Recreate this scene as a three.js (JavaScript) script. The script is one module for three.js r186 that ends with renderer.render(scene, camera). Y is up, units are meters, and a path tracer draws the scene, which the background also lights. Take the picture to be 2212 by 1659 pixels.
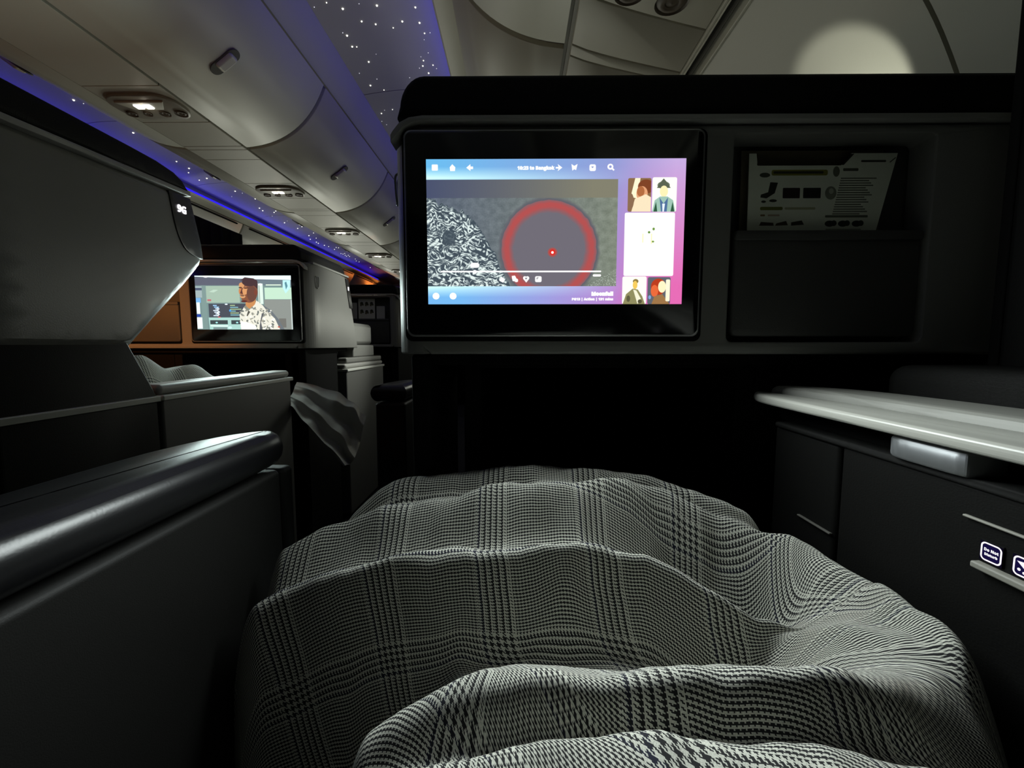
import * as THREE from 'three';
import { RoundedBoxGeometry } from 'three/addons/geometries/RoundedBoxGeometry.js';
import { TextGeometry } from 'three/addons/geometries/TextGeometry.js';
import { FontLoader } from 'three/addons/loaders/FontLoader.js';
import { TessellateModifier } from 'three/addons/modifiers/TessellateModifier.js';
import { ImprovedNoise } from 'three/addons/math/ImprovedNoise.js';
import { mergeGeometries, toCreasedNormals } from 'three/addons/utils/BufferGeometryUtils.js';
import { RectAreaLightUniformsLib } from 'three/addons/lights/RectAreaLightUniformsLib.js';

// ---------------------------------------------------------------- camera, light, exposure
// x: to the right across the cabin, y: up, -z: towards the nose of the aircraft. Metres.
RectAreaLightUniformsLib.init();
const scene = new THREE.Scene();
scene.background = new THREE.Color(0x000000);
const camera = new THREE.PerspectiveCamera(2 * Math.atan(829.5 / 950) * 180 / Math.PI, 2212 / 1659, 0.02, 60);
camera.position.set(0, 0.8, 0);
camera.rotation.order = 'YXZ';
camera.rotation.set(-5.08 * Math.PI / 180, 0.54 * Math.PI / 180, 0);
scene.add(camera);
const renderer = new THREE.WebGLRenderer({ antialias: true });
renderer.toneMapping = THREE.LinearToneMapping;
renderer.toneMappingExposure = 1.0;
renderer.shadowMap.enabled = true;
// how strongly each kind of lamp shines
const POWER = { screen: 27, left: 16, ahead: 2.2, rows: 4.6, reading: 8, cove: 0.62, wall_lamp: 0.32, suite_spot: 2.0, suite_lamp: 0.12, galley: 3.2, sign: 0.012 };

// ---------------------------------------------------------------- helpers
let seed = 20240917;
const rnd = () => { seed = (seed * 1664525 + 1013904223) >>> 0; return seed / 4294967296; };
const noise = new ImprovedNoise();
const V2 = (a) => new THREE.Vector2(a[0], a[1]);
const taken = {};
function numbered(name) { const n = taken[name] = (taken[name] ?? -1) + 1; return n ? `${name}_${String(n).padStart(3, '0')}` : name; }
function shade(o) { o.castShadow = true; o.receiveShadow = true; return o; }
function tag(o, label, category, group, kind) {
  if (label) o.userData.label = label;
  if (category) o.userData.category = category;
  if (group) o.userData.group = group;
  if (kind) o.userData.kind = kind;
  return o;
}
function thing(name, label, category, [x, y, z] = [0, 0, 0], group, kind) {
  const g = new THREE.Group(); g.name = numbered(name); g.position.set(x, y, z); scene.add(g);
  return tag(g, label, category, group, kind);
}
function part(name, geo, mat, parent, label) {
  const g = Array.isArray(geo) ? join(geo) : geo;
  const m = shade(new THREE.Mesh(g, mat)); m.name = name; parent.add(m);
  if (label) m.userData.label = label;
  return m;
}
function join(list) {
  return mergeGeometries(list.map((g) => { const k = g.index ? g.toNonIndexed() : g; for (const a of Object.keys(k.attributes)) if (!['position', 'normal', 'uv'].includes(a)) k.deleteAttribute(a); return k; }));
}
const box = (w, h, d, x, y, z, r = 0.003) => new RoundedBoxGeometry(w, h, d, 3, Math.min(r, w / 2.01, h / 2.01, d / 2.01)).translate(x, y, z);
const span = (x0, x1, y0, y1, z0, z1, r) => box(Math.abs(x1 - x0), Math.abs(y1 - y0), Math.abs(z1 - z0), (x0 + x1) / 2, (y0 + y1) / 2, (z0 + z1) / 2, r);
function shapeOf(points, holes = []) {
  const s = new THREE.Shape(points.map(V2));
  for (const h of holes) s.holes.push(new THREE.Path(h.map(V2)));
  return s;
}
// outline in x,y pulled along z from z0 (near) to z1 (far)
function prism(points, z0, z1, bevel = 0, holes = []) {
  const d = Math.abs(z1 - z0), g = new THREE.ExtrudeGeometry(shapeOf(points, holes), { depth: Math.max(1e-5, d - 2 * bevel), bevelEnabled: bevel > 0, bevelSize: bevel, bevelThickness: bevel, bevelOffset: -bevel, bevelSegments: 4, curveSegments: 12 });
  g.translate(0, 0, Math.min(z0, z1) + bevel);
  return toCreasedNormals(g, 0.6);
}
// outline in (a = -z, b = y) pulled along x from x0 to x1
function sidePrism(points, x0, x1, bevel = 0) {
  const g = prism(points, 0, Math.abs(x1 - x0), bevel);
  g.rotateY(Math.PI / 2);                     // outline x -> -z, depth z -> x
  g.translate(Math.min(x0, x1), 0, 0);
  return g;
}
// outline in plan (x, -z) pulled up from y0 to y1
function planPrism(points, y0, y1, bevel = 0) {
  const g = prism(points, 0, Math.abs(y1 - y0), bevel);
  g.rotateX(-Math.PI / 2);                    // outline y -> -z, depth z -> y
  g.translate(0, Math.min(y0, y1), 0);
  return g;
}
function rounded(x0, x1, y0, y1, r, n = 6) {
  const p = [], c = [[x1 - r, y1 - r, 0], [x0 + r, y1 - r, 1], [x0 + r, y0 + r, 2], [x1 - r, y0 + r, 3]];
  for (const [cx, cy, q] of c) for (let i = 0; i <= n; i++) { const a = (q + i / n) * Math.PI / 2; p.push([cx + r * Math.cos(a), cy + r * Math.sin(a)]); }
  return p;
}
function bezier(a, c, b, n = 14) {
  const p = [];
  for (let i = 0; i <= n; i++) { const t = i / n, s = 1 - t; p.push([s * s * a[0] + 2 * s * t * c[0] + t * t * b[0], s * s * a[1] + 2 * s * t * c[1] + t * t * b[1]]); }
  return p;
}
function smooth(points, n = 6) {               // Catmull-Rom through open points
  return new THREE.SplineCurve(points.map(V2)).getPoints(points.length * n).map((v) => [v.x, v.y]);
}
function tube(points, r, seg = 24, rs = 6) {
  return new THREE.TubeGeometry(new THREE.CatmullRomCurve3(points.map((p) => new THREE.Vector3(...p))), seg, r, rs, false);
}
const cyl = (r, h, n = 20) => new THREE.CylinderGeometry(r, r, h, n);
function rectLight(w, h, color, power, pos, to) {
  const l = new THREE.RectAreaLight(color, power, w, h); l.position.set(...pos); l.lookAt(...to); scene.add(l); return l;
}
function spot(pos, to, color, power, angle, penumbra, radius = 0.5) {
  const l = new THREE.SpotLight(color, power, 0, angle, penumbra, 2); l.position.set(...pos); l.target.position.set(...to);
  l.castShadow = true; l.shadow.radius = radius; scene.add(l); scene.add(l.target); return l;
}
function point(pos, color, power, radius = 0.5) {
  const l = new THREE.PointLight(color, power, 0, 2); l.position.set(...pos); l.castShadow = true; l.shadow.radius = radius; scene.add(l); return l;
}

// ---------------------------------------------------------------- materials
function grainMap(size, low, high, scale, octaves = 3) {     // grey speckle for roughness / bump
  const d = new Uint8Array(size * size * 4);
  for (let y = 0; y < size; y++) for (let x = 0; x < size; x++) {
    let v = 0, a = 0.5, f = scale;
    for (let o = 0; o < octaves; o++) { v += a * noise.noise(x / size * f, y / size * f, 3.7 * o + scale); a *= 0.5; f *= 2; }
    const g = Math.max(0, Math.min(255, (low + (high - low) * (0.5 + v)) * 255)), i = (y * size + x) * 4;
    d[i] = d[i + 1] = d[i + 2] = g; d[i + 3] = 255;
  }
  const t = new THREE.DataTexture(d, size, size); t.wrapS = t.wrapT = THREE.RepeatWrapping; t.magFilter = THREE.LinearFilter; t.needsUpdate = true;
  return t;
}
const fine = grainMap(256, 0, 1, 60, 2); fine.repeat.set(9, 9);
const leatherGrain = grainMap(256, 0, 1, 34, 3); leatherGrain.repeat.set(14, 14);
const lin = (r, g, b) => new THREE.Color().setRGB(r, g, b);
const dull = (color, roughness, specularIntensity, more = {}) => new THREE.MeshPhysicalMaterial({ color, roughness, metalness: 0, specularIntensity, ...more });
const std = (color, roughness, more = {}) => new THREE.MeshStandardMaterial({ color, roughness, metalness: 0, ...more });
const M = {
  shell: std(lin(0.19, 0.19, 0.178), 0.36, { bumpMap: fine, bumpScale: 0.00012 }),
  cap: dull(lin(0.006, 0.006, 0.0055), 0.6, 0.3, { bumpMap: leatherGrain, bumpScale: 0.0002 }),
  trim: std(lin(0.34, 0.34, 0.32), 0.42),
  lowTrim: std(lin(0.55, 0.56, 0.52), 0.4),
  bezel: std(lin(0.004, 0.004, 0.005), 0.12),
  bezelRim: std(lin(0.30, 0.30, 0.30), 0.35, { metalness: 0.6 }),
  dark: dull(lin(0.004, 0.004, 0.004), 0.85, 0.2),
  pocket: std(lin(0.055, 0.055, 0.052), 0.6, { bumpMap: fine, bumpScale: 0.0002 }),
  leather: std(lin(0.007, 0.007, 0.008), 0.33, { bumpMap: leatherGrain, bumpScale: 0.00005 }),
  panel: dull(lin(0.012, 0.0118, 0.011), 0.55, 0.35, { bumpMap: fine, bumpScale: 0.00012 }),
  consoleBody: dull(lin(0.006, 0.006, 0.0056), 0.55, 0.25, { bumpMap: fine, bumpScale: 0.00012 }),
  table: std(lin(0.42, 0.42, 0.38), 0.36),
  tableBack: std(lin(0.25, 0.25, 0.225), 0.55),
  metal: std(lin(0.26, 0.27, 0.28), 0.42, { metalness: 0.6 }),
  gloss: std(lin(0.012, 0.011, 0.010), 0.38),
  bin: std(lin(0.60, 0.59, 0.50), 0.42, { bumpMap: fine, bumpScale: 0.00008 }),
  binBack: std(lin(0.26, 0.255, 0.22), 0.6),
  soffit: std(lin(0.52, 0.50, 0.42), 0.5, { bumpMap: fine, bumpScale: 0.00008 }),
  ceiling: std(lin(0.50, 0.49, 0.50), 0.6),
  wall: std(lin(0.56, 0.55, 0.47), 0.5, { bumpMap: fine, bumpScale: 0.0001 }),
  psu: std(lin(0.30, 0.27, 0.22), 0.4),
  vent: std(lin(0.11, 0.085, 0.06), 0.5),
  latch: std(lin(0.66, 0.65, 0.56), 0.3),
  latchCup: std(lin(0.09, 0.088, 0.075), 0.6),
  carpet: std(lin(0.02, 0.02, 0.024), 0.95),
  curtain: std(lin(0.010, 0.009, 0.008), 0.9),
  cushion: dull(lin(0.008, 0.008, 0.009), 0.9, 0.2),
  paper: std(lin(0.5, 0.5, 0.45), 0.6),
};
const glow = (r, g, b, k) => new THREE.MeshStandardMaterial({ color: 0x000000, roughness: 0.6, emissive: lin(r, g, b), emissiveIntensity: k });
M.star = glow(1.0, 0.98, 0.86, 2.4);
M.starDim = glow(0.85, 0.85, 0.95, 0.9);
M.led = glow(0.025, 0.012, 1.0, 1.1);
M.sign = glow(1.0, 0.97, 0.90, 2.2);
M.grey = std(lin(0.10, 0.10, 0.094), 0.5, { bumpMap: fine, bumpScale: 0.00012 });
M.number = glow(0.95, 0.92, 1.0, 1.6);
M.galley = glow(1.0, 0.55, 0.22, 0.8);
M.warmLens = glow(1.0, 0.62, 0.30, 1.2);
M.coolLens = glow(0.95, 1.0, 0.95, 1.2);

// ---------------------------------------------------------------- pictures on the screens and prints
function canvasTexture(w, h, draw) {
  const c = document.createElement('canvas'); c.width = w; c.height = h;
  draw(c.getContext('2d'), w, h);
  const t = new THREE.CanvasTexture(c); t.colorSpace = THREE.SRGBColorSpace; t.anisotropy = 8; return t;
}
const fill = (g, color, pts) => { g.fillStyle = color; g.beginPath(); pts.forEach(([x, y], i) => (i ? g.lineTo(x, y) : g.moveTo(x, y))); g.closePath(); g.fill(); };
const disc = (g, color, x, y, rx, ry = rx, turn = 0) => { g.fillStyle = color; g.beginPath(); g.ellipse(x, y, rx, ry, turn, 0, 7); g.fill(); };
function pill(g, color, x, y, w, h, r) { g.fillStyle = color; g.beginPath(); g.roundRect(x, y, w, h, r); g.fill(); }

const filmScreen = canvasTexture(1096, 624, (g, W, H) => {
  // interface backdrop: blue on the left to violet and pink on the right
  const img = g.createImageData(W, H), d = img.data;
  const mix = (a, b, t) => a.map((v, i) => v + (b[i] - v) * Math.max(0, Math.min(1, t)));
  for (let y = 0; y < H; y++) for (let x = 0; x < W; x++) {
    const u = x / W, v = y / H;
    let top = mix([104, 186, 236], [150, 148, 205], u * 1.15), bottom = mix([118, 184, 240], [214, 110, 190], Math.max(0, u - 0.12) * 1.15);
    let c = mix(top, bottom, v);
    if (u > 0.72) c = mix(c, mix([196, 170, 222], [226, 106, 178], v * 1.15), (u - 0.72) / 0.24);
    const edge = Math.max(0, 1 - Math.abs(v < 0.5 ? 0.125 - v : v - 0.875) / 0.075) * Math.max(0, 1 - u * 1.25);
    c = mix(c, [214, 255, 255], edge);
    const i = (y * W + x) * 4; d[i] = c[0]; d[i + 1] = c[1]; d[i + 2] = c[2]; d[i + 3] = 255;
  }
  // the film: grey dust, a boulder slope on the left, a red ring round a dark disc
  const fx0 = 0, fx1 = 812, fy0 = 86, fy1 = 545, dark = 164;
  const limb = (x) => (x < 170 ? 160 + x * 0.42 : 231 + Math.pow((x - 170) / 190, 1.35) * 330);   // upper edge of the slope
  for (let y = fy0; y < fy1; y++) for (let x = fx0; x < fx1; x++) {
    const u = x / fx1;
    let c = mix([72, 80, 108], [128, 126, 108], u * 1.15);
    if (y >= dark) {
      c = mix([92, 102, 118], [126, 134, 120], u);
      const n = noise.noise(x / 26, y / 26, 1) * 14 + noise.noise(x / 7, y / 7, 5) * 7; c = c.map((v) => v + n);
      const dx = (x - 522) / 212, dy = (y - 385) / 222, r = Math.hypot(dx, dy) + noise.noise(x / 30, y / 30, 9) * 0.02;
      if (r < 1.04) c = mix(c, [96, 96, 104], (1.04 - r) * 16);
      if (r < 0.96) c = mix([110, 106, 116], [176, 80, 80], Math.max(0, 1 - Math.abs(r - 0.86) / 0.15) * 1.25);
      const l = limb(x) + noise.noise(x / 20, 4, 2) * 26;
      if (y > l && x < 420) {
        const w = noise.noise(x / 40, y / 40, 3) * 3, a = noise.noise(x / 30 + w, y / 15 + w, 2), b = noise.noise(x / 15 - w, y / 11 + w, 8), k = 0.62 - Math.abs(a) * 2.6 + Math.max(0, b) * 0.9 - Math.max(0, -b) * 0.9;
        const hole = Math.hypot((x - 93) / 30, (y - 331) / 30) < 1 ? 0.15 : 1;
        c = mix([66, 78, 88], [226, 240, 236], hole * Math.max(0, Math.min(1, k * 1.7 + 0.05)) * Math.min(1, (y - l) / 26 + 0.2));
      }
      if (x > 690 && y > 470 + (812 - x) * 0.55) { const k = noise.noise(x / 6, y / 5, 12); c = mix(c, [205, 215, 205], Math.max(0, k) * 1.2); }
    }
    const i = (y * W + x) * 4; d[i] = c[0]; d[i + 1] = c[1]; d[i + 2] = c[2];
  }
  g.putImageData(img, 0, 0);
  disc(g, 'rgba(215,60,50,0.55)', 537, 397, 20); disc(g, '#e0241c', 537, 397, 12); disc(g, '#fff4f0', 537, 398, 6);
  // player bar
  const w = '#ffffff';
  pill(g, w, 55, 477, 692, 7, 3); disc(g, w, 203, 482, 9); pill(g, w, 183, 442, 40, 22, 11); pill(g, w, 711, 493, 36, 10, 5);
  fill(g, w, [[308, 520], [316, 502], [334, 516], [326, 530]]); disc(g, w, 320, 516, 10);
  fill(g, w, [[362, 500], [376, 498], [390, 526], [366, 522]]); disc(g, w, 372, 508, 9); disc(g, w, 382, 519, 8);
  disc(g, w, 419, 509, 8); disc(g, w, 430, 509, 8); fill(g, w, [[411, 512], [438, 512], [425, 529]]); fill(g, '#6a6672', [[419, 508], [430, 508], [424, 516]]);
  pill(g, w, 463, 501, 28, 26, 6); g.fillStyle = '#77727c'; g.fillRect(470, 507, 8, 3); g.fillRect(470, 507, 3, 8);
  // top bar
  pill(g, w, 24, 22, 26, 26, 4); fill(g, w, [[100, 34], [111, 21], [124, 34], [122, 50], [102, 50]]);
  fill(g, w, [[170, 36], [188, 21], [188, 31], [199, 31], [199, 42], [188, 42], [188, 50]]);
  g.fillStyle = w; g.strokeStyle = w; g.lineWidth = 2; g.font = 'bold 19px sans-serif'; g.textBaseline = 'middle'; g.textAlign = 'right';
  g.fillText('10:23 to Bangkok', 542, 38); g.strokeText('10:23 to Bangkok', 542, 38);
  fill(g, w, [[548, 34], [560, 34], [556, 22], [576, 37], [556, 52], [560, 41], [548, 41]]);
  fill(g, w, [[614, 22], [626, 30], [640, 22], [634, 48], [626, 44], [618, 50]]);
  pill(g, w, 690, 24, 27, 28, 7); fill(g, '#7f90c4', [[697, 33], [709, 33], [703, 40]]);
  g.lineWidth = 7; g.beginPath(); g.arc(778, 34, 9, 0, 7); g.stroke(); g.beginPath(); g.moveTo(785, 41); g.lineTo(794, 49); g.stroke();
  // bottom bar
  disc(g, w, 34, 588, 15); disc(g, w, 108, 588, 15);
  g.lineWidth = 3; g.font = 'bold 22px sans-serif'; g.fillText('Moonfall', 801, 579); g.strokeText('Moonfall', 801, 579);
  g.lineWidth = 1.5; g.font = 'bold 15px sans-serif'; g.fillText('PG13 | Action | 131 mins', 801, 601); g.strokeText('PG13 | Action | 131 mins', 801, 601);
  // poster tiles down the right side
  const tile = (x, y, ww, hh, color) => pill(g, color, x, y, ww, hh, 7);
  g.save(); g.beginPath(); g.rect(854, 82, 98, 142); g.clip();                       // seated figure looking left
  tile(854, 82, 98, 142, '#8a6a4a'); fill(g, '#fff3cf', [[866, 160], [884, 82], [906, 82], [896, 170]]); disc(g, '#7d4226', 930, 118, 34, 30); disc(g, '#e2a277', 914, 148, 24, 32); disc(g, '#b06a40', 908, 138, 16, 22);
  fill(g, '#f6e3c0', [[870, 224], [884, 170], [930, 150], [956, 165], [956, 224]]); disc(g, '#8a6a50', 866, 180, 14, 34); g.restore();
  tile(957, 79, 103, 146, '#fffdf4'); disc(g, '#6b7664', 1004, 112, 26, 16); fill(g, '#59624f', [[976, 124], [1034, 124], [1018, 100], [1004, 84], [990, 100]]); disc(g, '#fdeeb4', 1006, 138, 17, 24);
  fill(g, '#9fc4b4', [[958, 224], [968, 176], [990, 160], [1022, 160], [1046, 176], [1056, 224]]); fill(g, '#4f6f9a', [[988, 164], [1006, 190], [1024, 164], [1020, 224], [996, 224]]); fill(g, '#e9f3ff', [[1000, 190], [1012, 190], [1008, 224], [1002, 224]]); fill(g, '#2f5a40', [[964, 224], [974, 182], [980, 224]]); fill(g, '#2f5a40', [[1036, 224], [1044, 182], [1052, 224]]);
  tile(843, 228, 213, 273, '#fffffa'); disc(g, '#5f8a3a', 948, 312, 5); disc(g, '#6a9340', 967, 298, 5, 6); disc(g, '#7a9c46', 965, 352, 6, 4); g.fillStyle = '#f6f3b8'; g.fillRect(957, 318, 4, 44); g.fillRect(920, 318, 4, 38);
  tile(839, 503, 104, 121, '#fffdf2'); disc(g, '#8d7a40', 896, 524, 12, 10); disc(g, '#f1c95c', 894, 540, 10, 18); fill(g, '#8e8a5e', [[842, 624], [856, 580], [884, 556], [906, 560], [926, 590], [938, 624]]); fill(g, '#f3f0d4', [[886, 560], [906, 624], [920, 600], [900, 564]]); disc(g, '#5c5a40', 866, 600, 8, 14); disc(g, '#55523a', 916, 612, 9, 9);
  tile(948, 506, 98, 118, '#5f646e'); disc(g, '#b83c1e', 994, 548, 32, 36); disc(g, '#e8693a', 978, 566, 16, 26); disc(g, '#fff1c4', 1010, 548, 17, 26); fill(g, '#9d7448', [[966, 624], [978, 590], [1012, 580], [1044, 624]]); pill(g, '#fff3d6', 1026, 516, 18, 96, 5); disc(g, '#7fa6d8', 958, 594, 6, 9);
});

const seriesScreen = canvasTexture(640, 374, (g, W, H) => {
  const X = (x) => (x - 330) * 0.3926, Y = (y) => (y - 375) * 0.3936;
  const P = (color, list) => fill(g, color, list.map(([x, y]) => [X(x), Y(y)]));
  const R = (color, x0, y0, x1, y1) => { g.fillStyle = color; g.fillRect(X(x0), Y(y0), X(x1) - X(x0), Y(y1) - Y(y0)); };
  const O = (color, x, y, rx, ry = rx, t = 0) => disc(g, color, X(x), Y(y), rx * 0.393, ry * 0.393, t);
  R('#76908f', 330, 375, 1960, 1325);
  R('#5d6272', 330, 375, 1960, 545); P('#eaffff', [[330, 375], [1960, 375], [1960, 452], [1340, 440], [1060, 428], [330, 392]]); O('#ffffff', 520, 388, 46, 22);
  R('#6f7f88', 1390, 455, 1960, 545);
  R('#a3bcab', 510, 555, 1080, 850); P('#bcd6c4', [[560, 660], [640, 620], [720, 625], [640, 670]]); R('#c26a74', 525, 790, 590, 822);
  R('#7d9794', 425, 545, 510, 1320); R('#9fb2b4', 330, 560, 440, 760); R('#4f5a72', 330, 590, 440, 632);
  R('#7ab4e6', 330, 765, 412, 850); R('#f2ffff', 335, 845, 392, 1045); R('#2e4aa8', 330, 1055, 400, 1100); R('#f4ffff', 330, 1110, 420, 1310);
  R('#474f5a', 540, 868, 1180, 1112);
  for (let i = 0; i < 7; i++) { R(i < 2 ? '#9fd2ff' : '#dcecff', 615 + (i % 3) * 18, 890 + i * 30, 680 + ((i * 37) % 50), 908 + i * 30); O('#f0f6ff', 690 + (i % 2) * 16, 935 + i * 24, 18, 11); }
  R('#d83a4a', 690, 1098, 735, 1118);
  for (let i = 0; i < 6; i++) { R(i % 2 ? '#8fd0d8' : '#b9d8a0', 905, 890 + i * 34, 990 + ((i * 53) % 150), 904 + i * 34); O('#4aa2e8', 902, 990, 16, 20); }
  O('#e8f4ff', 842, 878, 26, 12);
  P('#a9d4cc', [[530, 1112], [1080, 1112], [1080, 1325], [540, 1325]]); R('#3d4a4e', 552, 1160, 852, 1232); R('#3d4a4e', 912, 1160, 1070, 1232); O('#a9ecec', 662, 1202, 20, 14); O('#a9ecec', 1012, 1202, 20, 14);
  P('#dff4ee', [[550, 1245], [860, 1250], [850, 1275], [560, 1270]]); O('#cdeeee', 885, 1290, 34, 22); R('#7b8f90', 600, 1285, 840, 1325);
  R('#dcefe4', 1396, 515, 1478, 875); O('#f6fffa', 1436, 530, 36, 20); R('#8c9890', 1410, 545, 1422, 870);
  R('#c3e4cc', 1505, 585, 1960, 790); R('#e2f5dd', 1530, 530, 1790, 548); R('#8d938e', 1490, 795, 1960, 1325); R('#74746f', 1730, 1130, 1850, 1290); R('#c6d3d0', 1940, 800, 1960, 1325);
  P('#bfeff0', [[1820, 455], [1950, 455], [1940, 600], [1860, 690], [1815, 590]]); P('#5c8f9c', [[1850, 500], [1880, 480], [1900, 560], [1870, 620]]);
  // man in a pale patterned shirt, looking left
  P('#c98c58', [[1180, 800], [1350, 780], [1340, 900], [1230, 960], [1170, 900]]);
  O('#7d5040', 1236, 650, 152, 200); P('#86543e', [[1095, 700], [1110, 800], [1170, 842], [1260, 820], [1330, 760], [1300, 640]]);
  O('#d49a6a', 1120, 545, 46, 50); O('#d89a68', 1176, 640, 48, 74, 0.3); O('#c98556', 1095, 650, 28, 58); O('#d8a070', 1130, 740, 46, 30); O('#5a3530', 1128, 728, 34, 9); O('#4a2c28', 1098, 585, 30, 10); O('#4a2c28', 1190, 592, 38, 11); P('#5b3834', [[1085, 690], [1120, 600], [1135, 690]]);
  O('#6a473e', 1285, 690, 84, 140); O('#47353a', 1262, 490, 132, 70); P('#47353a', [[1100, 460], [1180, 405], [1330, 425], [1396, 520], [1388, 610], [1340, 560], [1200, 455]]); O('#5c2f2c', 1150, 826, 52, 18); O('#7a4438', 1352, 668, 26, 46);
  P('#e9e7d8', [[1070, 1325], [1060, 1060], [1140, 930], [1175, 890], [1225, 985], [1330, 880], [1360, 810], [1440, 880], [1600, 985], [1720, 1140], [1800, 1325]]);
  P('#6d757a', [[1450, 880], [1600, 985], [1720, 1140], [1815, 1325], [1740, 1325], [1660, 1130], [1540, 1010]]);
  P('#55564e', [[1210, 990], [1245, 1010], [1195, 1090], [1180, 1080]]); P('#8a8a7a', [[1175, 890], [1225, 985], [1205, 1000], [1140, 935]]);
  let s = 7; const q = () => (s = (s * 16807) % 2147483647) / 2147483647;
  for (let i = 0; i < 95; i++) { const t = q(), v = q(), x = 1080 + t * 560, top = 860 + Math.abs(x - 1360) * 0.55; O(['#8d9088', '#6f7672', '#a7a698', '#fdfcf0'][i % 4], x, top + v * (1325 - top), 10 + q() * 26, 6 + q() * 12, q() * 3); }
  P('#5d6064', [[1395, 1250], [1440, 1040], [1475, 1040], [1420, 1190], [1440, 1325], [1390, 1325]]); O('#c55a4a', 1722, 1280, 22, 12); P('#fffef6', [[1075, 1325], [1072, 1180], [1200, 1200], [1330, 1260], [1340, 1325]]);
});

const safetyPrint = canvasTexture(640, 360, (g, W, H) => {
  g.fillStyle = '#d6dccb'; g.fillRect(0, 0, W, H);
  fill(g, '#14150f', [[38, 4], [440, 4], [398, 50], [34, 50]]); g.fillStyle = '#8d8f7c'; g.font = 'bold 34px sans-serif'; g.fillText('787', 46, 40); g.fillText('8 9 7 8', 236, 40);
  g.fillStyle = '#3c4034'; g.font = 'bold 15px sans-serif'; pill(g, '#3c4034', 470, 30, 104, 9, 4); g.lineWidth = 4; g.strokeStyle = '#3c4034'; g.beginPath(); g.moveTo(590, 40); g.lineTo(614, 20); g.stroke();
  pill(g, '#7d7d2c', 96, 70, 236, 24, 8); g.fillStyle = '#2c2f22'; g.font = 'bold 18px sans-serif'; pill(g, '#2c2f22', 104, 76, 210, 10, 4);
  disc(g, '#444a3c', 68, 92, 22, 10); disc(g, '#6a6f60', 368, 78, 14, 22); pill(g, '#555a4c', 396, 64, 64, 12, 4);
  fill(g, '#23261c', [[92, 122], [124, 124], [112, 168], [78, 190], [52, 186], [54, 174], [84, 164]]); disc(g, '#2c2f24', 106, 200, 16, 6); disc(g, '#2c2f24', 66, 204, 10, 5);
  pill(g, '#241a18', 146, 146, 72, 44, 4); pill(g, '#1a1c18', 232, 146, 74, 44, 4); disc(g, '#7c8272', 348, 168, 24, 28); disc(g, '#a8ad9c', 350, 160, 10, 12);
  for (let i = 0; i < 17; i++) { g.fillStyle = '#6f7566'; g.fillRect(388 - i * 2, 104 + i * 10, 150 - ((i * 29) % 40), 5); }
  pill(g, '#6f7534', 52, 226, 96, 14, 6); pill(g, '#a9ac8a', 156, 228, 130, 10, 5); pill(g, '#7b6a4a', 54, 258, 20, 8, 4); pill(g, '#a89a86', 86, 258, 50, 8, 4);
  fill(g, '#3a2c20', [[50, 306], [58, 290], [110, 294], [112, 306]]); fill(g, '#43361f', [[118, 306], [124, 296], [164, 286], [172, 304]]); fill(g, '#34301f', [[186, 306], [186, 292], [230, 284], [240, 302]]);
  pill(g, '#5e6454', 328, 262, 180, 10, 4); for (const x of [356, 412, 470]) { disc(g, '#23281e', x - 8, 298, 20, 13); disc(g, '#2d3328', x + 10, 296, 12, 12); }
  for (let i = 0; i < 3; i++) pill(g, '#8a9080', 332, 320 + i * 12, 150, 5, 2); pill(g, '#8b8d7c', 50, 336, 40, 7, 3); pill(g, '#b0a48e', 100, 336, 60, 7, 3);
});
const bracePrint = canvasTexture(128, 150, (g, W, H) => {
  g.fillStyle = '#d8d8c8'; g.fillRect(0, 0, W, H);
  for (const [x, y] of [[26, 34], [64, 34], [102, 34], [26, 88], [64, 92], [102, 88]]) { disc(g, '#3a3b24', x, y, 12, 10); disc(g, '#5c5a34', x - 6, y + 12, 7, 9); disc(g, '#4a4b2e', x + 8, y + 10, 8, 6); }
});
function buttonPrint(draw) {
  return canvasTexture(128, 128, (g) => { g.fillStyle = '#0a0618'; g.fillRect(0, 0, 128, 128); g.strokeStyle = '#fdf8ff'; g.lineWidth = 10; g.beginPath(); g.roundRect(9, 9, 110, 110, 24); g.stroke(); pill(g, '#120b38', 16, 16, 96, 96, 18); draw(g); });
}
const disturbPrint = buttonPrint((g) => { g.fillStyle = '#ffffff'; g.strokeStyle = '#ffffff'; g.lineWidth = 1.6; g.textAlign = 'center'; g.textBaseline = 'middle'; g.font = 'bold 25px sans-serif'; g.fillText('Do Not', 64, 50); g.strokeText('Do Not', 64, 50); g.font = 'bold 21px sans-serif'; g.fillText('Disturb', 64, 80); g.strokeText('Disturb', 64, 80); });
const cleanPrint = buttonPrint((g) => { fill(g, '#f6f2ff', [[22, 36], [70, 30], [104, 52], [96, 84], [70, 78]]); disc(g, '#ffffff', 36, 84, 9); disc(g, '#ffffff', 62, 96, 8); });
const lit = (map, k) => new THREE.MeshPhysicalMaterial({ color: 0x000000, roughness: 0.3, specularIntensity: 0.15, emissive: 0xffffff, emissiveMap: map, emissiveIntensity: k });
M.film = lit(filmScreen, 1.08); M.series = lit(seriesScreen, 1.15);
M.disturb = lit(disturbPrint, 1.1); M.clean = lit(cleanPrint, 1.1);
M.safety = std(0xffffff, 0.5, { map: safetyPrint }); M.brace = std(0xffffff, 0.5, { map: bracePrint });

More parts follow.
